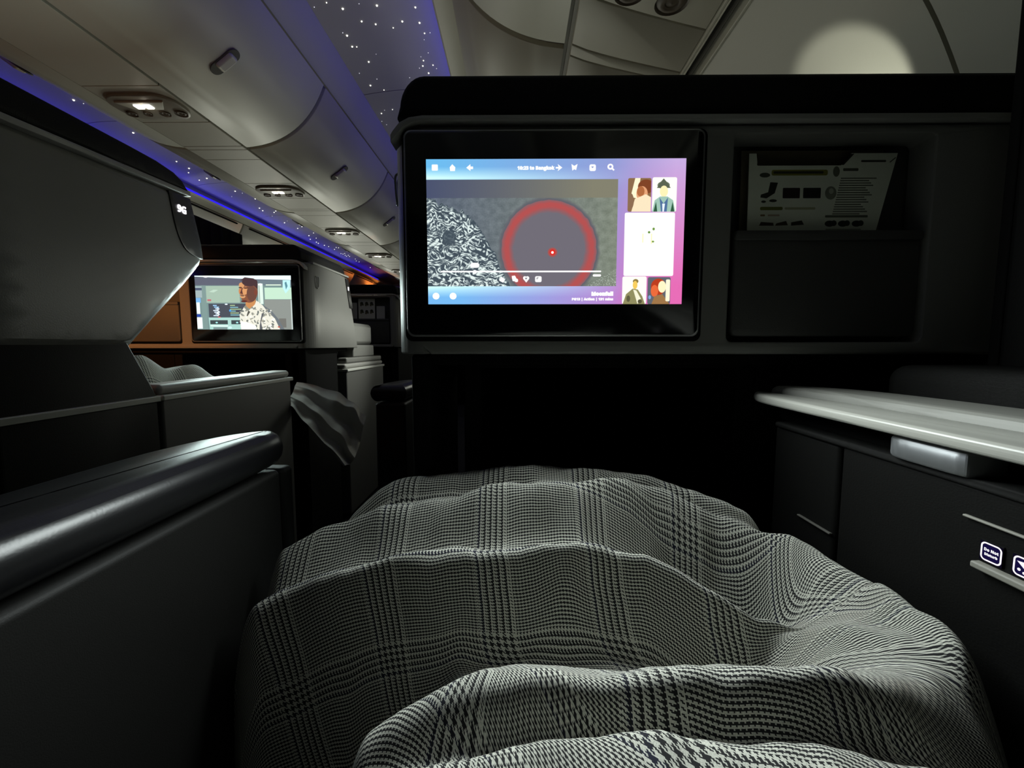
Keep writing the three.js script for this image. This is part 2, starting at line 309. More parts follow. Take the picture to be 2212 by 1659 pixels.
// wool blanket: a glen check worked out thread by thread (2/2 twill; a band of 4-and-4 threads, then a field of 2-and-2)
const THREADS = 140, PX = 7, PERIOD = 0.125;
const bandAt = (i) => { const k = ((i % THREADS) + THREADS) % THREADS; return k < 40 ? (k % 8 < 4 ? 0 : 1) : (k === 40 || k >= THREADS - 3) ? 1 : (k % 4 < 2 ? 0 : 1); };
const plaid = (() => {
  const n = THREADS * PX, d = new Uint8Array(n * n * 4), b = new Uint8Array(n * n * 4);
  for (let y = 0; y < n; y++) for (let x = 0; x < n; x++) {
    const i = Math.floor(x / PX), j = Math.floor(y / PX), over = ((i + j) % 4 + 4) % 4 < 2, which = over ? bandAt(i) : bandAt(j);
    const fx = (x % PX + 0.5) / PX - 0.5, fy = (y % PX + 0.5) / PX - 0.5, round = 1 - (over ? fx * fx : fy * fy) * 1.6;
    const blue = (over ? i : j) % THREADS < 8 ? 1 : 0, fuzz = 0.9 + 0.2 * noise.noise(x / 3, y / 3, 0.5);
    const c = which ? [226, 226, 214] : blue ? [24, 27, 50] : [31, 31, 33], k = (y * n + x) * 4;
    for (let q = 0; q < 3; q++) d[k + q] = c[q] * fuzz; d[k + 3] = 255;
    b[k] = b[k + 1] = b[k + 2] = 255 * Math.max(0, round * 0.8 + 0.2 * fuzz - 0.1); b[k + 3] = 255;
  }
  const make = (a, srgb) => { const t = new THREE.DataTexture(a, n, n); t.wrapS = t.wrapT = THREE.RepeatWrapping; t.magFilter = THREE.LinearFilter; t.minFilter = THREE.LinearMipmapLinearFilter; t.generateMipmaps = true; if (srgb) t.colorSpace = THREE.SRGBColorSpace; t.needsUpdate = true; return t; };
  return { map: make(d, true), bump: make(b, false) };
})();
M.blanket = new THREE.MeshPhysicalMaterial({ color: 0xffffff, map: plaid.map, bumpMap: plaid.bump, bumpScale: 0.0002, roughness: 0.95, sheen: 0.25, sheenRoughness: 0.6, sheenColor: lin(0.5, 0.5, 0.48), side: THREE.DoubleSide });

// ---------------------------------------------------------------- the cabin shell
const Z0 = 1.3, Z1 = -10.6;
const WL = -4.3;                                                        // far side wall
const floor = part('floor', span(WL - 0.1, 1.2, -0.08, 0, Z0, Z1, 0.001), M.carpet, scene); tag(floor, 'dark carpeted cabin floor', 'floor', null, 'structure');
const wallBack = part('wall_back', span(WL - 0.1, 1.2, 0, 2.5, Z0, Z0 + 0.08, 0.001), M.consoleBody, scene); tag(wallBack, 'cabin bulkhead behind the seat', 'wall', null, 'structure');
const wallFront = part('wall_front', span(WL - 0.1, 1.2, 0, 2.5, Z1, Z1 - 0.08, 0.001), M.wall, scene); tag(wallFront, 'far forward bulkhead at the end of the aisle', 'wall', null, 'structure');
const roof = part('trim_1', span(WL - 0.1, 1.2, 2.42, 2.5, Z0, Z1, 0.001), M.binBack, scene); tag(roof, 'cabin crown above the ceiling panels', 'ceiling', null, 'structure');

// side walls: curved liner panels with recessed joints between them
const liner = smooth([[0.645, 1.745], [0.72, 1.675], [0.82, 1.56], [0.90, 1.43], [0.965, 1.27], [1.01, 1.05], [1.03, 0.8], [1.02, 0.5], [0.97, 0]], 5);
function linerPanels(name, label, fx, cuts) {
  const w = thing(name, label, 'wall', [0, 0, 0], null, 'structure');
  const outer = [...liner].reverse().map(([x, y]) => [fx(x + 0.05), y + 0.012]);
  part('backing', prism([...liner.map(([x, y]) => [fx(x + 0.012), y + 0.006]), ...outer], Z0, Z1), M.binBack, w);
  for (let i = 0; i + 1 < cuts.length; i++) part('liner_panel', prism([...liner.map(([x, y]) => [fx(x), y]), ...[...liner].reverse().map(([x, y]) => [fx(x + 0.012), y + 0.004])], cuts[i] - 0.005, cuts[i + 1] + 0.005), M.wall, w);
  return w;
}
linerPanels('wall_right', 'pale curved side wall liner beside the window seats', (x) => x, [Z0, 0.1, -0.99, -2.08, -3.18, -4.3, -6.4, -8.5, Z1]);
linerPanels('wall_left', 'side wall liner across the far aisle', (x) => -3.2 - x, [Z0, -1, -3.2, -5.4, -7.6, Z1]);

// aisle ceilings: domed panels with pin-point star lights, and a blue light strip in the cove
const NEAR_STARS = [
  [-862, 2002, 6], [-804, 1990, 7], [-752, 2034, 12], [-684, 1986, 13], [-675, 2017, 5], [-603, 2032, 12], [-437, 2034, 10], [-699, 2117, 10], [-643, 2141, 10], [-517, 2125, 11], [-439, 2126, 11], [-570, 2167, 7], [-430, 2192, 8], [-403, 2184, 6], [-441, 2237, 5],
  [-806, 2170, 6], [-794, 2191, 12], [-798, 2267, 11], [-778, 2273, 7], [-759, 2391, 11], [-835, 2468, 6], [-441, 2332, 6], [-485, 2368, 5], [-478, 2397, 9], [-435, 2428, 8], [-491, 2442, 10], [-513, 2462, 6], [-421, 2454, 6], [-472, 2501, 11], [-763, 2537, 6],
  [-814, 2584, 11], [-586, 2548, 6], [-756, 2643, 7], [-841, 2873, 10], [-765, 2849, 7], [-813, 2844, 5], [-866, 2962, 5], [-507, 1977, 4], [-705, 2341, 4], [-839, 3230, 5], [-850, 3011, 5]];
const FAR_STARS = [
  [-2679, 4312, 10], [-2646, 4370, 6], [-2794, 4438, 5], [-2605, 4456, 10], [-2620, 4537, 10], [-2743, 4819, 10], [-2757, 4904, 10], [-2678, 4987, 10], [-2634, 4941, 9], [-2766, 5106, 6], [-2767, 5375, 10], [-2704, 5318, 5], [-2631, 5368, 10], [-2741, 5640, 10], [-2657, 5578, 10], [-2767, 5996, 11],
  [-2655, 5887, 8], [-2828, 6164, 10], [-2823, 6339, 10], [-2738, 6146, 8], [-2826, 6406, 10], [-2801, 6548, 10], [-2778, 6642, 8], [-2773, 6839, 10], [-2704, 6734, 9], [-2681, 6765, 9], [-2792, 7137, 8], [-2779, 7186, 8], [-2740, 7158, 8], [-2780, 7278, 8], [-2786, 7351, 8], [-2738, 7300, 8], [-2749, 7388, 8],
  [-2739, 7618, 8], [-2776, 7762, 8], [-2761, 7862, 8], [-2753, 8431, 9], [-2606, 2718, 10], [-2651, 2749, 10], [-2630, 2788, 5], [-2587, 2989, 10], [-2648, 3157, 10], [-2592, 3154, 8], [-2712, 3628, 8], [-2713, 3764, 10], [-2775, 3841, 7], [-2800, 4002, 7], [-2718, 3982, 10], [-2646, 3934, 10]];
const dome = (t) => 2.232 + 0.03 * Math.sin(Math.PI * t);                // t: 0 at the centre-bin side, 1 at the window-bin side
const xa = -0.885, xb = -0.27;
function aisleCeiling(name, label, fx, stars, cuts) {
  const c = thing(name, label, 'ceiling', [0, 0, 0], null, 'structure');
  const under = [], top = [];
  for (let i = 0; i <= 14; i++) { const t = i / 14, x = xa + (xb - xa) * t; under.push([fx(x), dome(t)]); top.unshift([fx(x), dome(t) + 0.02]); }
  for (let i = 0; i + 1 < cuts.length; i++) part('ceiling_panel', prism([...under, ...top], cuts[i] - 0.003, cuts[i + 1] + 0.003), M.ceiling, c);
  const ball = new THREE.IcosahedronGeometry(1, 1);
  for (const [xs, zs, r] of stars) {
    const x = xs / 1000, can = fx === null ? x : fx(x), t = (can - xa) / (xb - xa);
    const s = part('star_light', ball, r > 6 ? M.star : M.starDim, c); s.scale.setScalar((fx === far ? 0.00055 : 0.00033) * r); s.position.set(x, dome(Math.max(0, Math.min(1, t))) - 0.0012, -zs / 1000);
  }
  return c;
}
const near = (x) => x, far = (x) => -3.2 - x;                            // the far aisle mirrors the near one
aisleCeiling('ceiling', 'domed ceiling over the aisle with small star lights', near, NEAR_STARS, [Z0, -0.46, -1.56, -2.66, -3.76, -4.86, -5.96, -7.06, -8.16, Z1]);
aisleCeiling('ceiling', 'star-lit ceiling strip over the far aisle', far, FAR_STARS, [Z0, -1.9, -3.0, -4.1, -5.1, -6.0, -6.95, -8.16, Z1]);

// valances between the ceilings and the bins; the window-side one has a cove with a blue strip behind its lip
function valance(name, label, fx, cove) {
  const v = thing(name, label, 'trim', [0, 0, 0], null, 'structure');
  const p = cove ? [[-0.243, 2.108], [-0.322, 2.130], [-0.332, 2.146], [-0.322, 2.150], [-0.312, 2.136], [-0.235, 2.132], [-0.225, 2.40], [-0.215, 2.40], [-0.215, 2.112]]
    : [[-0.968, 2.112], [-0.880, 2.222], [-0.872, 2.255], [-0.895, 2.262], [-0.99, 2.40], [-1.0, 2.40], [-1.0, 2.112]];
  part('valance_panel', prism(p.map(([x, y]) => [fx(x), y]), Z0, Z1), M.bin, v);
  return v;
}
valance('trim_2', 'plain panel between the centre bins and the ceiling', near, false);
valance('trim_3', 'curved lip between the window bins and the ceiling', near, true);
valance('trim_4', 'panel above the far side of the centre bins', (x) => -3.2 - x, false);
valance('trim_5', 'lip under the blue light strip of the far aisle', far, true);
// blue strips lying in both coves
for (const [fx, s, label] of [[near, 1, 'blue cove light strip above the window bins'], [far, -1, 'bright blue light strip along the far aisle ceiling']]) {
  const cx = fx(-0.292), st = part(numbered('cove_light'), span(cx - 0.008, cx + 0.008, 2.154, 2.180, -0.2, -9.4, 0.003), M.led, scene); tag(st, label, 'light strip', 'blue cove lights');
  for (let k = 0; k < 4; k++) { const z = -0.9 - 2.3 * k; rectLight(2.3, 0.02, 0x3422ff, POWER.cove * 8, [fx(-0.302), 2.168, z], [fx(-0.75), 2.262, z]); }
}

// ---------------------------------------------------------------- overhead bins
const A = [-0.967, 2.098], C = [-1.075, 1.822], B = [-1.370, 1.800];    // bin face: upper edge, control, lower edge
const face = bezier(A, C, B, 18);
const mid = [0.25 * A[0] + 0.5 * C[0] + 0.25 * B[0], 0.25 * A[1] + 0.5 * C[1] + 0.25 * B[1]];
function latchGeometry() {
  const cup = new THREE.ExtrudeGeometry(shapeOf(rounded(-0.064, 0.064, -0.027, 0.027, 0.0265, 8)), { depth: 0.002, bevelEnabled: true, bevelSize: 0.0015, bevelThickness: 0.0015, bevelSegments: 2 });
  const paddle = new RoundedBoxGeometry(0.076, 0.046, 0.024, 4, 0.011).translate(0.004, 0, 0.004);
  return [cup, paddle];
}
const [cupG, paddleG] = latchGeometry();
function overheadBin(label, group, fx, za, zb, side) {
  const cz = (za + zb) / 2, b = thing('overhead_bin', label, 'overhead bin', [fx(mid[0]), mid[1], cz], group), h = Math.abs(zb - za) / 2 - 0.012;
  const solid = [...face, [B[0], 2.098]].map(([x, y]) => [fx(x) - fx(mid[0]), y - mid[1]]);
  part('bin_door', prism(solid, h, -h, 0.004), M.bin, b);
  const t = new THREE.Vector3((A[0] - B[0]) * side, A[1] - B[1], 0).normalize(), n = new THREE.Vector3(-t.y * -side, -t.x * side, 0).normalize();
  if (n.y > 0) n.multiplyScalar(-1);
  const basis = new THREE.Matrix4().makeBasis(t, new THREE.Vector3().crossVectors(n, t), n);
  const l = part('latch_cup', cupG, M.latchCup, b, 'dark recessed latch cup'); l.applyMatrix4(basis); l.position.copy(n.clone().multiplyScalar(0.0005));
  const p = part('latch_paddle', paddleG, M.latch, l, 'pale latch paddle');
  return b;
}
function surround(name, label, fx) {                                     // fixed housing that shows in the joints between the bins
  const s = part(name, prism([...face.map(([x, y]) => [fx(x - 0.013), y + 0.013]), [fx(-1.40), 1.82], [fx(-1.40), 2.40], [fx(-0.98), 2.40]], Z0, Z1), M.binBack, scene);
  return tag(s, label, 'trim', null, 'structure');
}
const centreR = (x) => x, centreL = (x) => -3.06 - x, windowR = (x) => -1.21 - x, windowL = (x) => -3.2 - (-1.21 - x);
surround('trim_6', 'housing behind the near row of centre bins', centreR);
surround('trim_7', 'housing behind the far row of centre bins', centreL);
surround('trim_8', 'housing behind the window-side bins', windowR);
surround('trim_9', 'housing behind the bins across the far aisle', windowL);
const ORDER = ['first', 'second', 'third', 'fourth', 'fifth', 'sixth', 'seventh'];
for (let k = 0; k < 6; k++) overheadBin(`pale curved centre overhead bin with oval latch, ${ORDER[k]} from the upper left corner`, 'centre overhead bins', centreR, -1.235 - 1.1 * k, -2.335 - 1.1 * k, 1);
for (let k = 0; k < 6; k++) overheadBin(`far-side centre overhead bin seen only along its lower edge, ${ORDER[k]} from the left`, 'far-side centre bins', centreL, -1.235 - 1.1 * k, -2.335 - 1.1 * k, -1);
for (let k = 0; k < 3; k++) overheadBin(`window-side overhead bin above the dark screen shell, ${['nearest the camera', 'second from the camera', 'farthest of the three'][k]}`, 'window-side overhead bins', windowR, -0.475 - 1.1 * k, -1.575 - 1.1 * k, -1);
for (let k = 0; k < 6; k++) {
  const b = overheadBin(`overhead bin below the blue light strip, ${ORDER[k]} from the left`, 'bins across the far aisle', windowL, -2.675 - 1.1 * k, -3.775 - 1.1 * k, 1);
  // finger slot above each of these doors
  part('finger_slot', span(-0.008, 0.008, -0.006, 0.006, 0.44, -0.44, 0.002), M.dark, b).position.set(windowL(-0.972) - b.position.x + 0.004, 2.080 - b.position.y, 0);
}

// ---------------------------------------------------------------- soffits with passenger service units
// centre soffit: filler panels between the two rows of bins
const soffit = thing('trim_10', 'service soffit between the two rows of centre bins', 'trim', [0, 0, 0], null, 'structure');
part('backing', span(-1.40, -1.66, 1.815, 1.86, Z0, Z1, 0.002), M.binBack, soffit);
{
  const cuts = [Z0, 0.2, -0.85];
  for (let k = 0; k < 9; k++) cuts.push(-1.78 - 1.03 * k, -2.06 - 1.03 * k, -2.30 - 1.03 * k, -2.34 - 1.03 * k, -2.46 - 1.03 * k);
  for (let i = 0; i + 1 < cuts.length; i++) if (cuts[i + 1] > Z1) part('filler_panel', span(-1.381, -1.683, 1.797, 1.815, cuts[i] - 0.0015, cuts[i + 1] + 0.0015, 0.002), M.soffit, soffit);
}
function serviceUnit(label, group, x, y, z, w, d, on, turn = 1) {
  const u = thing('service_unit', label, 'service unit', [x, y, z], group);
  part('housing', prism(rounded(-w / 2, w / 2, -d / 2, d / 2, d * 0.42, 8), 0, 0.012, 0.004).rotateX(Math.PI / 2), M.psu, u);
  part('sign_hood', prism([[-0.10, 0.028], [0.10, 0.028], [0.06, -0.03], [-0.06, -0.03]], 0, 0.010, 0.003).rotateX(Math.PI / 2).translate(0, -0.009, d * 0.16), M.soffit, u);
  if (on) {
    const s = part('lit_sign', [box(0.03, 0.010, 0.03, -0.020, 0, 0, 0.004), box(0.03, 0.010, 0.03, 0.020, 0, 0, 0.004)], M.sign, u, 'bright white lit cabin sign'); s.position.set(0, -0.020, d * 0.16);
    spot([x, y - 0.032, z + d * 0.16], [x, y - 1, z + d * 0.16 + 0.2], 0xfff2dc, POWER.sign * 6, 1.1, 0.6);
    point([x, y - 0.034, z + d * 0.16], 0xfff2dc, POWER.sign * 0.25);
  }
  for (const [vx, r] of [[-0.11, 0.020], [-0.04, 0.016], [0.035, 0.020], [0.105, 0.023]]) {
    const v = part('air_nozzle', new THREE.LatheGeometry([[r * 1.08, -0.006], [r, 0.004], [r * 0.8, -0.003], [r * 0.5, -0.004], [r * 0.45, 0.0], [0, -0.004]].map(V2), 20), M.vent, u, 'dark round air nozzle'); v.position.set(vx * w / 0.29, -0.012, -d * 0.2);
  }
  return u;
}
for (let k = 0; k < 5; k++) serviceUnit(`service unit with a bright lit sign under the centre bins, ${ORDER[k]} from the left`, 'centre service units', -1.533, 1.797, -1.92 - 1.025 * k, 0.285, 0.19, true);

// window-side soffit: panels whose joints curve across it, a pale edge rail and a dark air slot
const wsoff = thing('trim_11', 'service soffit below the window-side bins', 'trim', [0, 0, 0], null, 'structure');
part('backing', span(0.172, 0.66, 1.80, 1.84, Z0, Z1, 0.002), M.binBack, wsoff);
{
  const bend = (x, z) => z - 0.155 * Math.pow((x - 0.18) / 0.41, 0.8);
  const edges = [1.2, 0.1, -0.6, -1.315, -1.53, -1.585, -2.3, -2.6, -3.4, -4.6];
  for (let i = 0; i + 1 < edges.length; i++) {
    const p = [];
    for (let k = 0; k <= 8; k++) { const x = 0.182 + 0.408 * k / 8; p.push([x, -(bend(x, edges[i]) - 0.0035)]); }
    for (let k = 8; k >= 0; k--) { const x = 0.182 + 0.408 * k / 8; p.push([x, -(bend(x, edges[i + 1]) + 0.0035)]); }
    part('soffit_panel', planPrism(p, 1.778, 1.798, 0.002), M.soffit, wsoff);
  }
  part('edge_rail', span(0.593, 0.602, 1.770, 1.80, Z0, -6, 0.002), M.bin, wsoff);
  part('slot_frame', [span(0.602, 0.607, 1.766, 1.80, Z0, -1.735, 0.002), span(0.638, 0.648, 1.738, 1.80, Z0, -6, 0.003), span(0.602, 0.645, 1.756, 1.80, -1.72, -6, 0.002)], M.bin, wsoff);
  part('air_slot', [span(0.607, 0.638, 1.790, 1.80, Z0, -1.72, 0.001)], M.dark, wsoff, 'long dark air slot');
  part('slot_vane', span(0.6215, 0.6235, 1.758, 1.792, Z0, -1.715, 0.0008), M.latchCup, wsoff);
}
{
  const u = thing('service_unit', 'service unit with two dark round outlets above the dark screen shell', 'service unit', [0.38, 1.778, -1.20]);
  part('housing', prism(rounded(-0.15, 0.15, -0.12, 0.12, 0.04, 6), 0, 0.006, 0.002).rotateX(Math.PI / 2), M.soffit, u);
  for (const [vx, vz, r] of [[-0.065, -0.112, 0.040], [0.062, -0.148, 0.043]]) {
    const v = part('air_nozzle', new THREE.LatheGeometry([[r * 1.1, -0.003], [r, 0.005], [r * 0.8, -0.004], [r * 0.5, -0.006], [r * 0.45, 0.0], [0, -0.006]].map(V2), 28), M.vent, u, 'dark round air nozzle'); v.position.set(vx, -0.007, vz);
  }
}

// warm galley light at the head of the cabin
{
  const gl = thing('galley_light', 'warm orange galley light at the far end of the cabin', 'light', [-2.75, 2.02, -9.7]);
  part('housing', box(0.9, 0.06, 0.14, 0, 0.02, 0, 0.01), M.wall, gl); part('diffuser', box(0.84, 0.012, 0.10, 0, -0.016, 0, 0.004), M.galley, gl);
  rectLight(0.84, 0.10, 0xff8a3a, POWER.galley * 10, [-2.75, 1.99, -9.7], [-2.7, 1.2, -8.9]);
}
// dark curtain that hangs below the far bins
{
  const cu = thing('curtain', 'dark curtain hanging below the bins of the far aisle', 'curtain', [-2.72, 0, -4.05]);
  const pts = []; for (let i = 0; i <= 40; i++) { const t = i / 40; pts.push([-0.26 + 0.50 * t, 0.018 * Math.sin(t * 34)]); }
  const top = [...pts].reverse().map(([x, y]) => [x, y - 0.006]);
  const g = planPrism([...pts.map(([x, y]) => [x, y]), ...top], 0.02, 2.0);
  const a = g.attributes.position; for (let i = 0; i < a.count; i++) { if (a.getY(i) > 1) a.setY(i, 2.0 - 0.40 * (a.getX(i) + 0.26) / 0.5 * 0.52); }
  g.computeVertexNormals(); part('curtain_cloth', g, M.curtain, cu); part('curtain_hem', span(-0.26, 0.24, 0.0, 0.03, 0.024, -0.024, 0.004), M.curtain, cu);
}

// ---------------------------------------------------------------- seat shells with a screen in their rear face
// s runs inwards from the aisle edge; m = 1: the seat block right of the aisle, m = -1: left of it. Rear face at local z = 0.
function screenShell({ label, group, x0, z0, m, picture, pocketNearAisle = false, light, screenLabel, width = 0.84 }) {
  const g = thing('seat_shell', label, 'seat shell', [x0, 0, z0], group);
  const mx = (p) => p.map(([s, y]) => [m * s, y]);
  const sp = (s0, s1, y0, y1, za, zb, r) => span(m * s0, m * s1, y0, y1, za, zb, r);
  const pk = pocketNearAisle ? [0.055, 0.30] : [0.459, 0.728], mo = pocketNearAisle ? 0.335 : 0.014;
  // rear panel with the opening of the literature pocket
  part('rear_panel', prism(mx([[0.045, 0.787], [width, 0.787], [width, 1.094], [0.03, 1.094], [0.03, 0.80]]), 0, -0.045, 0.004, [mx(rounded(pk[0], pk[1], 0.804, 1.083, 0.008)).reverse()]), M.shell, g);
  part('pocket_back', sp(pk[0] - 0.01, pk[1] + 0.01, 0.79, 1.09, -0.05, -0.07, 0.002), M.pocket, g);
  part('pocket_front', prism(mx(rounded(pk[0] + 0.008, pk[1] - 0.004, 0.812, 0.955, 0.01)), -0.006, -0.018, 0.004), M.pocket, g, 'dark flat pocket panel');
  part('pocket_rim', prism(mx(rounded(pk[0] + 0.008, pk[1] - 0.004, 0.944, 0.957, 0.004)), -0.002, -0.02, 0.003), M.pocket, g);
  // wing that wraps round to the aisle side; its front edge leans forward towards the bottom
  const plan = smooth([[0.034, 0.0], [0.016, 0.006], [0.002, 0.022], [-0.008, 0.044], [-0.013, 0.075], [-0.014, 0.12]], 4);
  const out = [...plan, [-0.012, 0.30], [-0.008, 0.485], [0.010, 0.497], [0.028, 0.485], [0.028, 0.09], [0.05, 0.045]];
  const wing = planPrism(mx(out), 0.787, 1.098, 0.003), wa = wing.attributes.position;
  for (let i = 0; i < wa.count; i++) if (wa.getZ(i) < -0.34) wa.setZ(i, wa.getZ(i) + (wa.getY(i) - 0.787) / 0.311 * 0.11);
  wing.computeVertexNormals(); part('aisle_wing', toCreasedNormals(wing, 0.5), M.shell, g);
  const num = planPrism(mx([[-0.0125, 0.352], [-0.0120, 0.386], [0.005, 0.386], [0.005, 0.352]]), 0.965, 1.090, 0.001), na = num.attributes.position;
  for (let i = 0; i < na.count; i++) na.setZ(i, na.getZ(i) - (1.09 - na.getY(i)) * 0.34);
  part('number_panel', num, M.gloss, g, 'glossy dark seat number panel');
  part('seat_number_light', span(m * -0.0135, m * 0.0, 1.040, 1.058, -0.376, -0.390, 0.003), M.number, g, 'small glowing seat number');
  part('coat_hook', tube([[m * -0.004, 1.056, -0.062], [m * -0.015, 1.053, -0.062], [m * -0.016, 1.034, -0.062], [m * -0.015, 1.016, -0.064], [m * -0.016, 1.012, -0.070], [m * -0.015, 1.016, -0.076], [m * -0.016, 1.034, -0.078], [m * -0.015, 1.053, -0.078], [m * -0.004, 1.056, -0.078]], 0.0018, 40, 6), M.trim, g);
  // padded cap along the top, rounded over at the aisle end, and the pale line under it
  const capP = [[width, 1.104], [0.004, 1.104]];
  for (let i = 0; i <= 8; i++) { const a = i / 8 * Math.PI / 2; capP.push([0.008 + 0.030 - 0.030 * Math.cos(a) + 0.004 * i / 8, 1.118 + 0.040 * Math.sin(a)]); }
  capP.push([width, 1.158]);
  const capB = prism(mx(capP), 0.006, -0.40, 0.010); part('top_cap', capB, M.cap, g, 'black padded top cap');
  const line = [];
  for (const [s, y] of [[width, 1.1035], [0.040, 1.1035], [0.022, 1.1010], [0.009, 1.0945], [0.0, 1.0840], [-0.003, 1.0790], [-0.003, 1.0700], [0.004, 1.0775], [0.014, 1.0880], [0.026, 1.0945], [0.042, 1.0965], [width, 1.0965]]) line.push([s, y]);
  part('trim_line', prism(mx(line), 0.009, -0.02, 0.001), M.trim, g);
  part('side_trim', sp(-0.015, 0.02, 1.096, 1.104, -0.04, -0.385, 0.002), M.trim, g);
  // monitor
  const mon = new THREE.Group(); mon.name = 'monitor'; g.add(mon); mon.userData.label = screenLabel || 'wide screen in a black frame';
  const b0 = mo, b1 = mo + 0.402;
  part('recess', prism(mx(rounded(b0 - 0.004, b1 + 0.006, 0.805, 1.089, 0.010)), 0.001, -0.012, 0.001), M.dark, mon);
  part('frame_rim', prism(mx(rounded(b0, b1, 0.8115, 1.0855, 0.010)), 0.0085, -0.004, 0.0015), M.bezelRim, mon);
  part('bezel', prism(mx(rounded(b0 + 0.0025, b1 - 0.0025, 0.8140, 1.0830, 0.009)), 0.0100, -0.004, 0.0012), M.bezel, mon);
  const sx = m > 0 ? b0 + 0.0305 + 0.173 : -(b0 + 0.0305 + 0.173), sy = 0.951, sw = 0.346, sh = 0.191;
  const scr = part('screen', new THREE.PlaneGeometry(sw, sh), picture, mon, 'glowing picture'); scr.position.set(sx, sy, 0.0106);
  if (light) rectLight(sw, sh, light[0], light[1], [x0 + sx, sy, z0 + 0.0125], [x0 + sx, sy, z0 + 5]);
  // stand with the foot well of the seat behind
  part('stand', [sp(0.014, 0.042, 0.0, 0.787, -0.010, -0.30, 0.006), sp(0.50, 0.53, 0.0, 0.787, -0.05, -0.95, 0.004), sp(0.53, width + 0.06, 0.0, 0.80, -0.05, -0.09, 0.004), sp(0.085, 0.53, 0.0, 0.785, -0.95, -0.97, 0.004), sp(0.085, 0.11, 0.0, 0.785, -0.05, -0.95, 0.004), sp(0.085, 0.53, 0.765, 0.785, -0.05, -0.95, 0.004), sp(0.03, width, 0.770, 0.787, -0.03, -0.46, 0.004)], M.dark, g, 'dark stand with an open foot well');
  return g;
}
const OWN = screenShell({ label: 'black-topped seat shell straight ahead with a glowing screen and literature pocket', x0: -0.165, z0: -0.62, m: 1, picture: M.film, light: [0xeaf4f2, POWER.screen], screenLabel: 'wide screen playing a film with a red ring' });
const LEFT = screenShell({ label: 'seat shell across the aisle whose screen shows a man in a pale shirt', x0: -0.76, z0: -1.6, m: -1, picture: M.series, light: [0xdcf2ee, POWER.left], screenLabel: 'screen showing a man in a pale patterned shirt' });
const AHEAD = screenShell({ label: 'dim seat shell far down the aisle with white instruction cards in its pocket', x0: -0.70, z0: -2.65, m: -1, picture: M.series, pocketNearAisle: true, light: [0xf0f2e0, POWER.rows], screenLabel: 'lit screen', width: 0.80 });
// the next shells on the right of the aisle: hidden by the shell straight ahead, but their screens light the bins and the wall
const NEXT = screenShell({ label: 'next seat shell, hidden right behind the shell straight ahead', x0: -0.165, z0: -1.67, m: 1, picture: M.series, light: [0xf2f4e4, POWER.ahead], group: 'seat shells of the hidden rows' });
for (const [src, x, z, p] of [[NEXT, -0.165, -2.72, 2.4], [NEXT, -0.165, -3.77, 1], [NEXT, -0.165, -4.82, 1], [NEXT, -0.165, -5.87, 1], [AHEAD, -0.70, -3.72, 1], [AHEAD, -0.70, -4.78, 1], [AHEAD, -0.70, -5.84, 1], [NEXT, -2.62, -4.4, 6], [NEXT, -2.62, -6.2, 8], [NEXT, -2.62, -8.0, 6]]) {
  const c = src.clone(); c.name = numbered('seat_shell'); c.position.set(x, 0, z); c.userData = { ...NEXT.userData, label: src === AHEAD ? `seat shell hidden behind the far shell with cards, ${ORDER[(-z - 2.6) | 0]} beyond it` : x < -2 ? `seat shell hidden across the far aisle, ${ORDER[((-z - 4) / 1.7) | 0]} of three` : `seat shell hidden behind the shell straight ahead, ${ORDER[((-z - 0.62) / 1.04) | 0]} beyond the next` }; scene.add(c);
  const sx = x + (src === NEXT ? 0.2175 : -0.5385); rectLight(0.346, 0.191, 0xf2f4e4, POWER.rows * p, [sx, 0.951, z + 0.0125], [sx, 0.951, z + 5]);
}

// printed cards standing in the pockets
function card(name, label, pts, mat, [x, y, z], tilt, uv) {
  const g = new THREE.ExtrudeGeometry(shapeOf(pts), { depth: 0.0012, bevelEnabled: false });
  const a = g.attributes.position, q = g.attributes.uv;
  for (let i = 0; i < a.count; i++) q.setXY(i, (a.getX(i) - uv[0]) / uv[2], (a.getY(i) - uv[1]) / uv[3]);
  const t = thing(name, label, 'card', [x, y, z]); const p = part('card_sheet', g, mat, t); p.rotation.x = tilt;
  return t;
}
card('safety_card', 'white illustrated safety card leaning in the pocket right of the big screen', [[0, 0], [0.166, 0], [0.206, 0.1665], [0.142, 0.1665], [0.128, 0.150], [0.012, 0.150], [0.010, 0.1665], [0.0, 0.1665]], M.safety, [0.326, 0.900, -0.6405], -0.03, [0, 0.05, 0.212, 0.117]);
{
  const t = card('magazine', 'brown edged magazine behind the safety card', [[0, 0], [0.20, 0], [0.20, 0.176], [0.0, 0.176]], std(lin(0.12, 0.10, 0.06), 0.5), [0.322, 0.900, -0.6560], -0.02, [0, 0, 1, 1]); t.userData.category = 'magazine';
}
card('safety_card', 'small white card with six dark figures in the far pocket', [[0, 0], [0.10, 0], [0.10, 0.20], [0, 0.20]], M.brace, [-0.952, 0.878, -2.6735], -0.02, [0, 0.075, 0.10, 0.125]);
card('safety_card', 'plain pale card tucked beside the card with six figures', [[0, 0], [0.05, 0], [0.05, 0.155], [0, 0.155]], M.paper, [-0.842, 0.878, -2.6710], -0.02, [0, 0, 1, 1]);
card('safety_card', 'plain pale card left of the card with six figures', [[0, 0], [0.03, 0], [0.03, 0.175], [0, 0.175]], M.paper, [-0.990, 0.878, -2.6720], -0.02, [0, 0, 1, 1]);

